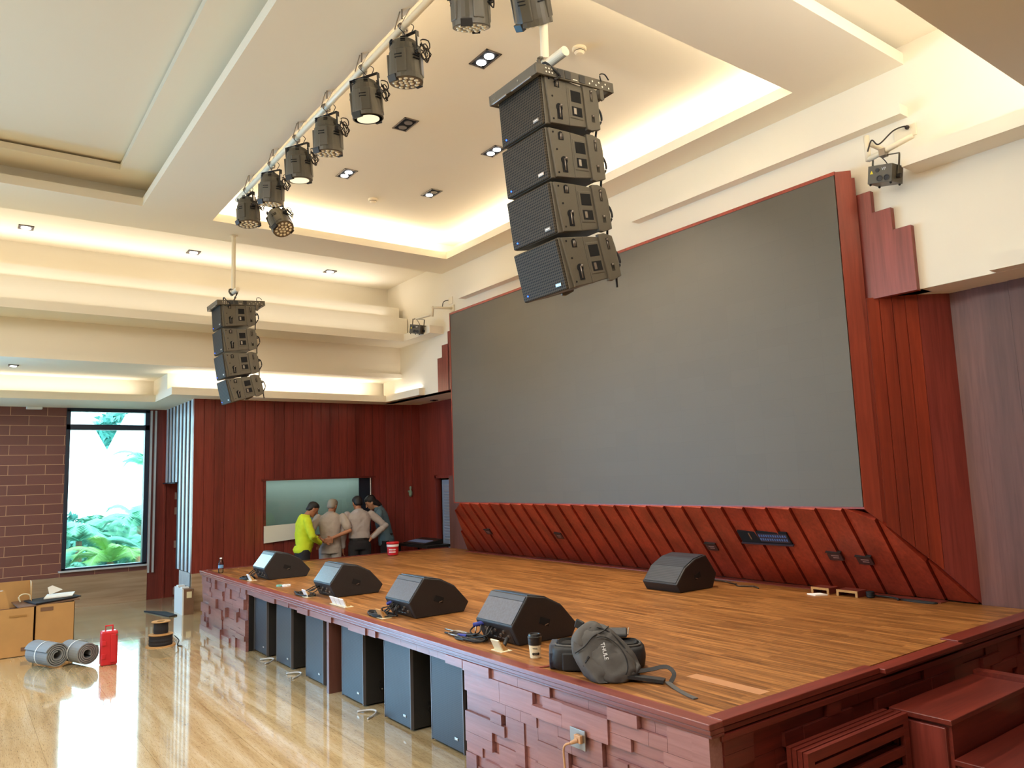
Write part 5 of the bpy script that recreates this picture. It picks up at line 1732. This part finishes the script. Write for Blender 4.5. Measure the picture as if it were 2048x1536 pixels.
# ------------------------------------------------------------------ steps and leaning grilles at the right
stp = thing('stage_steps', 'dark red wooden steps rising to the right side of the stage', 'steps', (-1.8, 4.6, 0))
for i, (x0, x1, z) in enumerate(((-2.27, -1.955, 0.56), (-1.955, -1.65, 0.373), (-1.65, -1.34, 0.187))):
    MB().box(x0, x1 + 0.006, 4.10, 5.08, z - 0.028, z).build('tread', 'red_wood_y', stp, bevel=0.004)
    MB().box(x0, x1 - 0.01, 4.13, 5.05, 0.0, z - 0.028).build('riser', 'red_wood_y', stp)
    MB().box(x0 + 0.01, x1 - 0.03, 4.105, 4.13, 0.02, z - 0.045).build('end_panel', 'red_wood', stp, bevel=0.004)
MB().box(-2.26, -1.9, 5.085, 5.16, 0.0, 0.585).build('far_cheek', 'red_wood_y', stp)
for i in range(4):
    x = -2.285 + i * 0.036
    lab = ['grille frame nearest the stage side, hindmost of four stacked', 'second grille frame out from the stage side', 'third grille frame out from the stage side', 'outermost grille frame of the stack, its slats in full view'][i]
    t = thing('louvred_panel', lab, 'grille panel', (x, 3.6, 0), 0, 'stacked wooden grille frames beside the steps')
    y0, y1, zt = 3.20 - i * 0.01, 4.07, 0.555 + 0.002 * i
    w = MB().box(x, x + 0.024, y0 + 0.05, y1 - 0.05, zt - 0.045, zt).box(x, x + 0.024, y0 + 0.05, y1 - 0.05, 0.002, 0.05).box(x, x + 0.024, y0, y0 + 0.0499, 0.002, zt).box(x, x + 0.024, y1 - 0.0499, y1, 0.002, zt)
    w.build('frame', 'red_wood_y', t)
    w = MB()
    for k in range(5):
        z = 0.10 + k * 0.095
        w.box(x + 0.004, x + 0.022, y0 + 0.051, y1 - 0.051, z - 0.022, z + 0.022)
    w.build('slats', 'red_wood_y', t)
    if i == 0: MB().box(x + 0.001, x + 0.0035, y0 + 0.051, y1 - 0.051, 0.051, zt - 0.046).build('backing', 'dark_void', t)

# ------------------------------------------------------------------ floor clutter, left
def carton(x0, x1, y0, y1, z1, lab, grp=None, flaps=True):
    t = thing('cardboard_box', lab, 'box', ((x0 + x1) / 2, (y0 + y1) / 2, 0), 0, grp)
    w = MB().box(x0, x0 + 0.006, y0, y1, 0, z1).box(x1 - 0.006, x1, y0, y1, 0, z1).box(x0, x1, y0, y0 + 0.006, 0, z1).box(x0, x1, y1 - 0.006, y1, 0, z1).box(x0, x1, y0, y1, 0, 0.006)
    w.build('carton_walls', 'card', t)
    MB().box(x0 + 0.006, x1 - 0.006, y0 + 0.006, y1 - 0.006, z1 - 0.05, z1 - 0.045).build('contents_top', 'card_dark', t)
    return t


b1 = carton(-11.15, -10.62, 0.28, 0.82, 0.54, 'left cardboard box on the hall floor, its lid flaps standing up')
MB().obox((-10.616, 0.66, 0.455), (0.004, 0.17, 0.02), (0, 0, 0)).build('tape_strip', plain('brown_tape', srgb(166, 122, 66), 0.4), b1)
MB().box(-10.619, -10.614, 0.70, 0.79, 0.06, 0.10).build('hand_hole', 'card_dark', b1)
MB().box(-11.15, -11.144, 0.28, 0.80, 0.54, 0.80).build('flap', 'card', b1)
MB().prism([(-11.15, 0.54), (-10.85, 0.54), (-10.88, 0.80), (-11.15, 0.80)], 'Y', 0.80, 0.806).build('flap', 'card', b1)
MB().prism([(0.30, 0.54), (0.58, 0.54), (0.53, 0.74), (0.28, 0.76)], 'X', -10.70, -10.694).build('flap', 'card', b1)
b2 = carton(-11.15, -10.64, 0.83, 1.23, 0.55, 'right cardboard box on the hall floor with a hand hole near its top')
MB().box(-10.641, -10.636, 0.88, 1.01, 0.475, 0.52).build('hand_hole', 'card_dark', b2, bevel=0.002)
MB().box(-10.641, -10.637, 0.87, 1.05, 0.03, 0.05).build('cut_mark', 'card_dark', b2)
cl = [(-10.9, 0.95, 0.562, 0.50, 0.62, 0.10, 'card_dark', 'brown flattened cardboard lying on top of the boxes'), (-10.85, 1.02, 0.585, 0.34, 0.5, 0.3, 'trouser', 'dark folded sheet on top of the flattened cardboard'), (-10.95, 1.10, 0.605, 0.30, 0.30, -0.2, 'paper', 'white folded paper sheet sticking out over the right box')]
for (x, y, z, sx, sy, rz, mt, lab) in cl:
    tag(MB().obox((x, y, z), (sx, sy, 0.012), (0.04, 0.03, rz)).build('flat_sheet', mt), lab, 'sheet')
tag(MB().prism([(1.00, 0.61), (1.14, 0.66), (1.03, 0.72), (0.98, 0.70)], 'X', -11.05, -11.04).build('paper_flag', 'paper'), 'white pointed paper sheet standing behind the boxes', 'paper')
bottle(-10.78, 0.50, 0.55, 'clear water bottle on the left cardboard box')
tag(MB().tube([(-10.95, 0.70, 0.57), (-10.95, 0.68, 0.63), (-10.95, 0.73, 0.66), (-10.95, 0.79, 0.64), (-10.95, 0.80, 0.58)], 0.008, 8, smooth=5).build('tape_loop', 'cup_paper', smooth=True), 'thin cream strap loop poking out of the left box', 'strap')


def roll(a, b, R, lab, seed):
    a, b = Vector(a), Vector(b)
    t = thing('foam_roll', lab, 'foam roll', (a.x, a.y, 0), 0)
    x, y, z = basis(b - a)
    outer, inner = [], []
    N = 110
    turns = 4.2
    th = 0.0125
    for i in range(N + 1):
        an = i / N * turns * 2 * PI
        r = R - (R - 0.045) * i / N
        c, s_ = math.cos(an + seed), math.sin(an + seed)
        outer.append((r * c, r * s_))
        inner.append(((r - th) * c, (r - th) * s_))
    w = MB()
    for i in range(N):
        q = [outer[i], outer[i + 1], inner[i + 1], inner[i]]
        va = [a + x * p[0] + y * p[1] for p in q]
        vb = [b + x * p[0] + y * p[1] for p in q]
        w.add(va + vb, [(0, 3, 2, 1), (4, 5, 6, 7), (0, 1, 5, 4), (2, 3, 7, 6)])
    w.build('rolled_sheet', 'grey_foam', t)
    MB().turn([(R - 0.028, 0.0), (0.05, 0.0), (0.05, (b - a).length - 0.03), (R - 0.028, (b - a).length - 0.03)], a + (b - a).normalized() * 0.015, b - a, cap=False).build('inner_layers', 'grey_foam_d', t)
    MB().cyl(a + (b - a) * 0.45, a + (b - a) * 0.48, R + 0.002, n=32, cap=False).build('tie_band', 'paper', t)


roll((-9.62, 0.965, 0.134), (-10.02, 0.80, 0.134), 0.130, 'left grey foam roll lying in front of the cardboard boxes', 0.4)
roll((-9.50, 1.235, 0.132), (-9.88, 1.10, 0.132), 0.122, 'right grey foam roll touching the red hard case', 2.6)

rc = thing('hard_case', 'upright red hard case with a carry handle on the hall floor', 'case', (-9.4, 1.42, 0))
MB().box(-9.47, -9.35, 1.34, 1.50, 0.0, 0.355).build('shell', 'red_plastic', rc, bevel=0.016)
w = MB()
for z in (0.10, 0.235): w.box(-9.352, -9.338, 1.345, 1.385, z - 0.025, z + 0.025)
w.box(-9.352, -9.338, 1.43, 1.48, 0.03, 0.32)
w.build('latches', 'red_plastic', rc, bevel=0.004)
MB().tube([(-9.41, 1.385, 0.35), (-9.41, 1.385, 0.405), (-9.41, 1.455, 0.405), (-9.41, 1.455, 0.35)], 0.010, 8).build('handle', 'red_plastic', rc)
MB().box(-9.36, -9.347, 1.44, 1.50, 0.305, 0.32).build('hinge_strip', 'card_dark', rc)

sp = thing('cable_reel', 'large lower reel of black cable with pale wooden flanges', 'cable reel', (-10.05, 2.07, 0))
c0 = Vector((-10.05, 2.07, 0))
MB().turn([(0.165, 0), (0.165, 0.010), (0.02, 0.010)], c0, n=36).build('lower_flange', 'card', sp)
MB().turn([(0.128, 0.010), (0.132, 0.03), (0.128, 0.05), (0.132, 0.07), (0.128, 0.09), (0.130, 0.128)], c0, n=36).build('wound_cable', 'trouser', sp)
MB().turn([(0.135, 0.128), (0.14, 0.136), (0.02, 0.136)], c0, n=36).build('upper_flange', 'card', sp)
MB().tube([(-9.95, 2.20, 0.11), (-9.90, 2.24, 0.06), (-9.88, 2.22, 0.01), (-9.80, 2.25, 0.006)], 0.006, 8, smooth=4).build('loose_end', 'rubber', sp, smooth=True)
sp = thing('cable_reel', 'smaller black cable reel standing on the larger one', 'cable reel', (-10.05, 2.07, 0.136))
c0 = Vector((-10.05, 2.07, 0.137))
MB().turn([(0.09, 0.0), (0.09, 0.008), (0.02, 0.008)], c0, n=32).build('lower_flange', 'card', sp)
MB().turn([(0.080, 0.008), (0.083, 0.05), (0.080, 0.09), (0.082, 0.138)], c0, n=32).build('wound_cable', 'trouser', sp)
MB().turn([(0.105, 0.138), (0.105, 0.147), (0.045, 0.147), (0.045, 0.138)], c0, n=32).build('upper_flange', 'card', sp)
MB().turn([(0.05, 0.1385), (0.002, 0.1385)], c0, n=24).build('core_hole', 'dark_void', sp)
tag(MB().prism([(-12.95, 2.42), (-12.1, 2.60), (-12.15, 2.72), (-12.6, 2.66)], 'Z', 0.0, 0.018).build('cardboard_offcut', 'trouser'), 'dark flat offcut lying on the floor before the slatted panel', 'offcut')

wb = thing('carton', 'tall white-sided carton standing at the foot of the slatted panel', 'box', (-12.4, 2.86, 0))
MB().box(-12.63, -12.13, 2.78, 2.80, 0, 0.37).build('white_face', 'white', wb)
MB().box(-12.63, -12.13, 2.80, 2.94, 0, 0.365).build('carton_body', 'card_dark', wb)
MB().box(-12.132, -12.126, 2.84, 2.91, 0.24, 0.33).build('shipping_label', 'cup_paper', wb)
MB().box(-12.60, -12.50, 2.80, 2.9, 0.365, 0.39).box(-12.35, -12.25, 2.80, 2.9, 0.365, 0.385).build('foam_corners', 'white', wb)

# ------------------------------------------------------------------ desk clutter behind the stage edge
dk = thing('equipment_desk', 'dark low equipment table between the people and the louvred door', 'table', (-11.5, 6.3, 0))
MB().box(-12.05, -10.98, 6.25, 6.7, 0.74, 0.78).build('table_top', 'black_s', dk)
for x, y in ((-12.0, 6.29), (-11.03, 6.29), (-12.0, 6.66), (-11.03, 6.66)):
    MB().cyl((x, y, 0), (x, y, 0.74), 0.02, n=10).build('leg', 'black_s', dk)
mxr = thing('mixing_console', 'dark mixing console with pale blue strips on the table by the louvred door', 'mixer', (-11.5, 6.2, 0.78))
MB().prism([(6.28, 0.78), (6.66, 0.78), (6.66, 0.86), (6.28, 0.80)], 'X', -11.85, -11.15).build('console_body', 'black_s', mxr, bevel=0.005)
w = MB()
for k in range(14): w.obox((-11.8 + k * 0.045, 6.42, 0.828), (0.012, 0.16, 0.004), (0.155, 0, 0))
w.build('fader_strips', plain('pale_blue_strip', srgb(150, 170, 220), 0.4), mxr)

# ------------------------------------------------------------------ people
def limb(mb, pts, radii, n=14):
    P = [Vector(p) for p in pts]
    R = list(radii)
    # densify
    out, rr = [], []
    for i in range(len(P) - 1):
        for k in range(5):
            t = k / 5
            out.append(P[i].lerp(P[i + 1], t))
            rr.append(R[i] + (R[i + 1] - R[i]) * t)
    out.append(P[-1])
    rr.append(R[-1])
    mb.tube(out, rr, n)
    for p, r in zip(P, R): mb.ball(p, r * 0.99, 12, 8)
    return mb


def hand(mb, wrist, d, palm_n, side, curl=0.5, s=1.0):
    """palm and five separate fingers; d = direction of fingers, palm_n = out of the palm, side = towards the thumb"""
    w_, d, nn, sd = Vector(wrist), Vector(d).normalized(), Vector(palm_n).normalized(), Vector(side).normalized()
    rings = []
    for t, hw, th in ((0, 0.026, 0.020), (0.03, 0.036, 0.017), (0.07, 0.041, 0.015), (0.095, 0.040, 0.012)):
        c = w_ + d * t * s
        rings.append([c + sd * (hw * s * math.cos(2 * PI * i / 12)) + nn * (th * s * math.sin(2 * PI * i / 12)) for i in range(12)])
    mb.loft(rings)
    for k, (off, ln) in enumerate(((0.030, 0.070), (0.010, 0.080), (-0.011, 0.075), (-0.031, 0.058))):
        p = w_ + (d * 0.09 + sd * off) * s
        pts = [p]
        dd = d.copy()
        for j, f in enumerate((0.45, 0.32, 0.23)):
            ang = curl * (0.5 + 0.35 * j)
            dd = (d * math.cos(ang * (j + 1) * 0.8) + nn * math.sin(ang * (j + 1) * 0.8)).normalized()
            pts.append(pts[-1] + dd * ln * f * s)
        limb(mb, pts, (0.0088 * s, 0.0085 * s, 0.0078 * s, 0.0068 * s), 8)
    p = w_ + (d * 0.03 + sd * 0.026) * s
    limb(mb, [p, p + (d * 0.028 + sd * 0.024 + nn * 0.01) * s, p + (d * 0.058 + sd * 0.030 + nn * 0.02) * s], (0.012 * s, 0.0105 * s, 0.008 * s), 8)
    return mb


def remesh(o, v, it=3):
    m = o.modifiers.new('remesh', 'REMESH')
    m.mode = 'VOXEL'
    m.voxel_size = v
    m.use_smooth_shade = True
    s_ = o.modifiers.new('smooth', 'SMOOTH')
    s_.factor = 0.6
    s_.iterations = it
    return o


def ell(c, rx, ry, z, n=24, rot=0.0, e=2.3, fwd=0.0):
    out = []
    for i in range(n):
        a = 2 * PI * i / n
        x = math.copysign(abs(math.cos(a)) ** (2 / e), math.cos(a)) * rx
        y = math.copysign(abs(math.sin(a)) ** (2 / e), math.sin(a)) * ry + fwd
        out.append(Vector((c[0] + x, c[1] + y, z)))
    return out


def person(name_label, loc, face, H, lean, head, arms, shirt, sleeves, trouser, hair, skin, cap='short', belly=0.0, tucked=False):
    """local frame: +Y forward, +X the person's right... (x>0 = right hand side seen from behind)"""
    S = H / 1.70
    t = thing('person', name_label, 'person', (loc[0], loc[1], 0.0), face)
    WMt = WM[t.name]
    def bend(p):
        # forward lean of the trunk above the hips
        p = Vector(p)
        if p.z > 0.92 * S:
            k = (p.z - 0.92 * S)
            return Vector((p.x, p.y + k * math.sin(lean) * 1.0, 0.92 * S + k * math.cos(lean)))
        return p
    def B(mb):
        mb.v = [WMt @ v for v in mb.v]
        return mb
    body = MB()
    # legs, hips
    for sx in (-1, 1):
        limb(body, [(sx * 0.09 * S, 0, 0.90 * S), (sx * 0.10 * S, 0.01, 0.50 * S), (sx * 0.11 * S, -0.01, 0.09 * S)], (0.085 * S, 0.056 * S, 0.042 * S))
        limb(body, [(sx * 0.11 * S, -0.03, 0.05 * S), (sx * 0.12 * S, 0.13 * S, 0.035)], (0.042, 0.032))
    rings = []
    for z, rx, ry, f in ((0.84, 0.15, 0.10, 0), (0.93, 0.165, 0.115, 0), (1.03, 0.145, 0.10, 0.01 * belly), (1.14, 0.150, 0.105, 0), (1.26, 0.168, 0.112, 0), (1.36, 0.165, 0.10, 0), (1.42, 0.10, 0.07, 0), (1.45, 0.06, 0.06, 0.01)):
        rings.append([bend(p) for p in ell((0, 0), rx * S, ry * S, z * S, fwd=f)])
    body.loft(rings)
    # head
    yaw, pitch = head
    neck0 = bend((0, 0.0, 1.40 * S))
    hq = Matrix.Rotation(-yaw, 3, 'Z') @ Matrix.Rotation(-pitch, 3, 'X')
    hc = neck0 + Vector((0, 0.045 * S + 0.05 * math.sin(lean), 0)) + hq @ Vector((0, 0.01, 0.155 * S))
    limb(body, [neck0 - Vector((0, 0, 0.03)), neck0.lerp(hc, 0.55)], (0.056 * S, 0.052 * S))
    def HP(x, y, z): return hc + hq @ (Vector((x, y, z)) * S)
    hr = []
    for z, rx, ry, f in ((-0.118, 0.022, 0.024, 0.052), (-0.105, 0.038, 0.046, 0.030), (-0.075, 0.054, 0.066, 0.012), (-0.035, 0.065, 0.080, 0.004), (0.01, 0.071, 0.088, 0.0), (0.05, 0.073, 0.092, -0.004), (0.085, 0.064, 0.080, -0.006), (0.108, 0.042, 0.054, -0.006), (0.118, 0.012, 0.016, -0.006)):
        hr.append([HP(p.x, p.y, z) for p in ell((0, 0), rx, ry, 0, n=20, e=2.1, fwd=f)])
    body.loft(hr)
    nose = [HP(0, 0.086, 0.02), HP(0, 0.100, -0.01), HP(0, 0.106, -0.024)]
    limb(body, nose, (0.008 * S, 0.011 * S, 0.013 * S), 8)
    limb(body, [HP(-0.018, 0.083, -0.058), HP(0, 0.090, -0.057), HP(0.018, 0.083, -0.058)], (0.006, 0.008, 0.006), 8)
    for sx in (-1, 1):
        body.ball(HP(sx * 0.074, -0.004, -0.005), (0.010 * S, 0.020 * S, 0.032 * S), 10, 8)
    # arms
    for sx, (sh, el_, wr, hd, pn, th, cu) in zip((-1, 1), arms):
        sh, el_, wr = [Vector(p) * S for p in (sh, el_, wr)]
        sh, el_, wr = bend(sh), bend(el_), bend(wr)
        limb(body, [sh, el_, wr], (0.046 * S, 0.038 * S, 0.026 * S))
        hand(body, wr, hd, pn, th, cu, S * 0.98)
    ob = B(body).build('body', skin, t)
    remesh(ob, 0.0068, 2)
    # shirt
    sm = MB()
    rings = []
    z0 = 0.96 if tucked else (0.85 if belly > 0 else 0.78)
    lst = [(z0, 0.172, 0.13, 0), (0.90, 0.180, 0.138, 0.0), (0.99, 0.172, 0.125 + 0.02 * belly, 0.03 * belly), (1.10, 0.166, 0.126 + 0.03 * belly, 0.03 * belly), (1.20, 0.178, 0.128, 0.01 * belly), (1.30, 0.190, 0.122, 0), (1.375, 0.178, 0.10, 0), (1.415, 0.118, 0.085, 0), (1.445, 0.074, 0.074, 0.008)]
    if tucked: lst = [(0.965, 0.155, 0.118, 0), (0.99, 0.172, 0.132, 0)] + lst[3:]
    for z, rx, ry, f in lst:
        rings.append([bend(p) for p in ell((0, 0), rx * S, ry * S, z * S, fwd=f)])
    sm.loft(rings)
    for sx, (sh, el_, wr, *_r) in zip((-1, 1), arms):
        sh, el_, wr = [bend(Vector(p) * S) for p in (sh, el_, wr)]
        if sleeves == 'long':
            limb(sm, [sh, el_, el_.lerp(wr, 0.93)], (0.066 * S, 0.056 * S, 0.042 * S))
        else:
            limb(sm, [sh, sh.lerp(el_, 0.72)], (0.066 * S, 0.066 * S))
    for i, v in enumerate(sm.v):
        q = v * 9
        sm.v[i] = v + Vector((noise.noise(q), noise.noise(q + Vector((5, 0, 0))), 0)) * 0.012
    osm = B(sm).build('shirt', shirt, t)
    remesh(osm, 0.010, 2)
    d_ = osm.modifiers.new('creases', 'DISPLACE')
    tx = bpy.data.textures.new('creases', 'CLOUDS')
    tx.noise_scale = 0.09
    d_.texture = tx
    d_.strength = 0.022
    d_.mid_level = 0.5
    d_.texture_coords = 'LOCAL'
    # collar
    MB_c = MB().turn([(0.066 * S, 0), (0.070 * S, 0.0), (0.064 * S, 0.035 * S), (0.058 * S, 0.03 * S)], WMt @ (bend((0, 0.004, 1.42 * S))), (WMt.to_3x3() @ Vector((0, math.sin(lean) + 0.1, 1))), 20, False)
    MB_c.build('collar', shirt, t, smooth=True)
    # trousers and shoes
    tm = MB()
    rings = [ell((0, 0), rx * S, ry * S, z * S) for z, rx, ry in ((0.80, 0.165, 0.118), (0.90, 0.172, 0.125), (0.985, 0.158, 0.114))]
    tm.loft(rings)
    for sx in (-1, 1):
        limb(tm, [(sx * 0.092 * S, 0, 0.86 * S), (sx * 0.10 * S, 0.01, 0.50 * S), (sx * 0.11 * S, -0.01, 0.08 * S)], (0.098 * S, 0.078 * S, 0.066 * S))
    remesh(B(tm).build('trousers', trouser, t), 0.012, 2)
    if tucked:
        bl = MB()
        for a, b in ((0.955, 0.99),):
            bl.loft([ell((0, 0), 0.168 * S, 0.126 * S, a * S), ell((0, 0), 0.168 * S, 0.126 * S, b * S)])
        B(bl).build('belt', 'black_s', t)
    for sx in (-1, 1):
        sh_ = MB()
        limb(sh_, [(sx * 0.11 * S, -0.05, 0.045), (sx * 0.12 * S, 0.06, 0.045), (sx * 0.125 * S, 0.15 * S, 0.038)], (0.045, 0.045, 0.036))
        remesh(B(sh_).build('shoe', 'black_s', t), 0.008, 1)
    # hair
    hm = MB()
    hr = []
    if cap == 'long':
        prof = ((-0.12, 0.060, 0.035, -0.085), (-0.07, 0.074, 0.055, -0.06), (-0.02, 0.080, 0.072, -0.034), (0.03, 0.081, 0.088, -0.018), (0.07, 0.080, 0.096, -0.008), (0.10, 0.066, 0.080, -0.008), (0.122, 0.040, 0.05, -0.008), (0.130, 0.010, 0.012, -0.008))
    else:
        prof = ((-0.055, 0.050, 0.030, -0.066), (-0.02, 0.072, 0.055, -0.046), (0.02, 0.077, 0.074, -0.028), (0.055, 0.079, 0.094, -0.010), (0.085, 0.072, 0.090, -0.004), (0.112, 0.050, 0.062, -0.004), (0.126, 0.012, 0.016, -0.004))
    for z, rx, ry, f in prof:
        hr.append([HP(p.x, p.y, z) for p in ell((0, 0), rx, ry, 0, n=28, e=2.1, fwd=f)])
    hm.loft(hr)
    for i, v in enumerate(hm.v): hm.v[i] = v + (v - hc) * (0.06 * noise.noise(v * 40))
    oh = B(hm).build('hair', hair, t, smooth=True)
    if cap == 'long':
        tl = MB()
        limb(tl, [HP(0.0, -0.08, -0.05), HP(0, -0.10, -0.12), HP(0.0, -0.10, -0.20)], (0.05 * S, 0.042 * S, 0.03 * S))
        remesh(B(tl).build('hair_tail', hair, oh, local=False), 0.01, 1)
    ey = MB()
    for sx in (-1, 1):
        ey.ball(HP(sx * 0.030, 0.079, 0.004), (0.011 * S, 0.008 * S, 0.005 * S), 8, 6)
        limb(ey, [HP(sx * 0.016, 0.086, 0.026), HP(sx * 0.046, 0.076, 0.028)], (0.004, 0.003), 6)
    B(ey).build('eyes_and_brows', 'hair', t, smooth=True)
    return t


def facing(dx, dy):
    """z rotation that turns local +Y to (dx, dy)"""
    return math.atan2(-dx, dy)


hang_l = ((-0.19, 0, 1.35), (-0.235, -0.03, 1.07), (-0.235, 0.04, 0.82), (0, 0.15, -1), (1, 0, 0), (0, 1, 0), 0.5)
# lime shirt: hands folded in front of the belly
person('person in a lime long-sleeved shirt looking down, arms folded at the belly, nearest the hall', (-11.50, 4.36), facing(0.10, 1.0), 1.62, 0.06, (-0.05, 0.55),
       [((-0.19, 0, 1.36), (-0.24, 0.06, 1.10), (-0.05, 0.26, 1.05), (1, 0.1, -0.1), (0, -1, 0.1), (0, 0.2, 1), 0.7),
        ((0.19, 0, 1.36), (0.25, 0.08, 1.11), (0.07, 0.27, 0.98), (-0.8, 0.0, -0.6), (0, -1, 0), (0, 0.2, 1), 0.7)],
       'lime', 'long', 'trouser', 'hair', 'skin', 'short', belly=1.0)
# grey-haired man seen from behind, hands clasped at the back
person('grey-haired person in a greige short-sleeved shirt seen from behind, hands clasped behind the back', (-11.62, 4.86), facing(-0.86, 0.50), 1.63, 0.05, (0.35, 0.35),
       [((-0.20, 0, 1.36), (-0.32, -0.12, 1.13), (-0.06, -0.19, 0.98), (1, -0.1, 0.1), (0, -1, 0), (0, 0, -1), 0.6),
        ((0.20, 0, 1.36), (0.33, -0.10, 1.14), (0.06, -0.20, 1.04), (-1, -0.05, -0.35), (0, -1, 0), (0, 0, 1), 0.6)],
       'khaki', 'short', 'khaki', 'hair_grey', 'skin', 'short')
# black-haired man, left arm hanging, right hand on the hip
person('black-haired person in a greige long-sleeved shirt seen from behind, right hand on the hip', (-11.46, 5.29), facing(-0.95, 0.30), 1.66, 0.08, (-0.30, 0.30),
       [((-0.20, 0, 1.36), (-0.26, -0.03, 1.09), (-0.27, 0.02, 0.84), (0.05, 0.2, -1), (1, 0, 0), (0, 1, 0), 0.5),
        ((0.20, 0, 1.36), (0.42, -0.05, 1.16), (0.20, -0.04, 0.98), (-0.75, -0.25, -0.45), (-0.2, 1, 0), (0, 0.3, 1), 0.6)],
       'khaki2', 'long', 'trouser', 'hair', 'skin', 'short', tucked=True)
# long-haired man in a slate tee, turned to the others
person('long-haired person in a slate blue t-shirt bending towards the other three', (-11.9, 5.98), facing(-0.45, -0.75), 1.68, 0.22, (-0.25, 0.55),
       [((-0.20, 0, 1.36), (-0.25, 0.04, 1.09), (-0.16, 0.22, 0.96), (0.3, 0.9, -0.3), (0, 0, -1), (1, 0, 0), 0.4),
        ((0.20, 0, 1.36), (0.25, 0.04, 1.09), (0.14, 0.22, 0.94), (-0.3, 0.9, -0.3), (0, 0, -1), (-1, 0, 0), 0.4)],
       'slate_tee', 'short', 'trouser', 'hair', 'skin2', 'long')
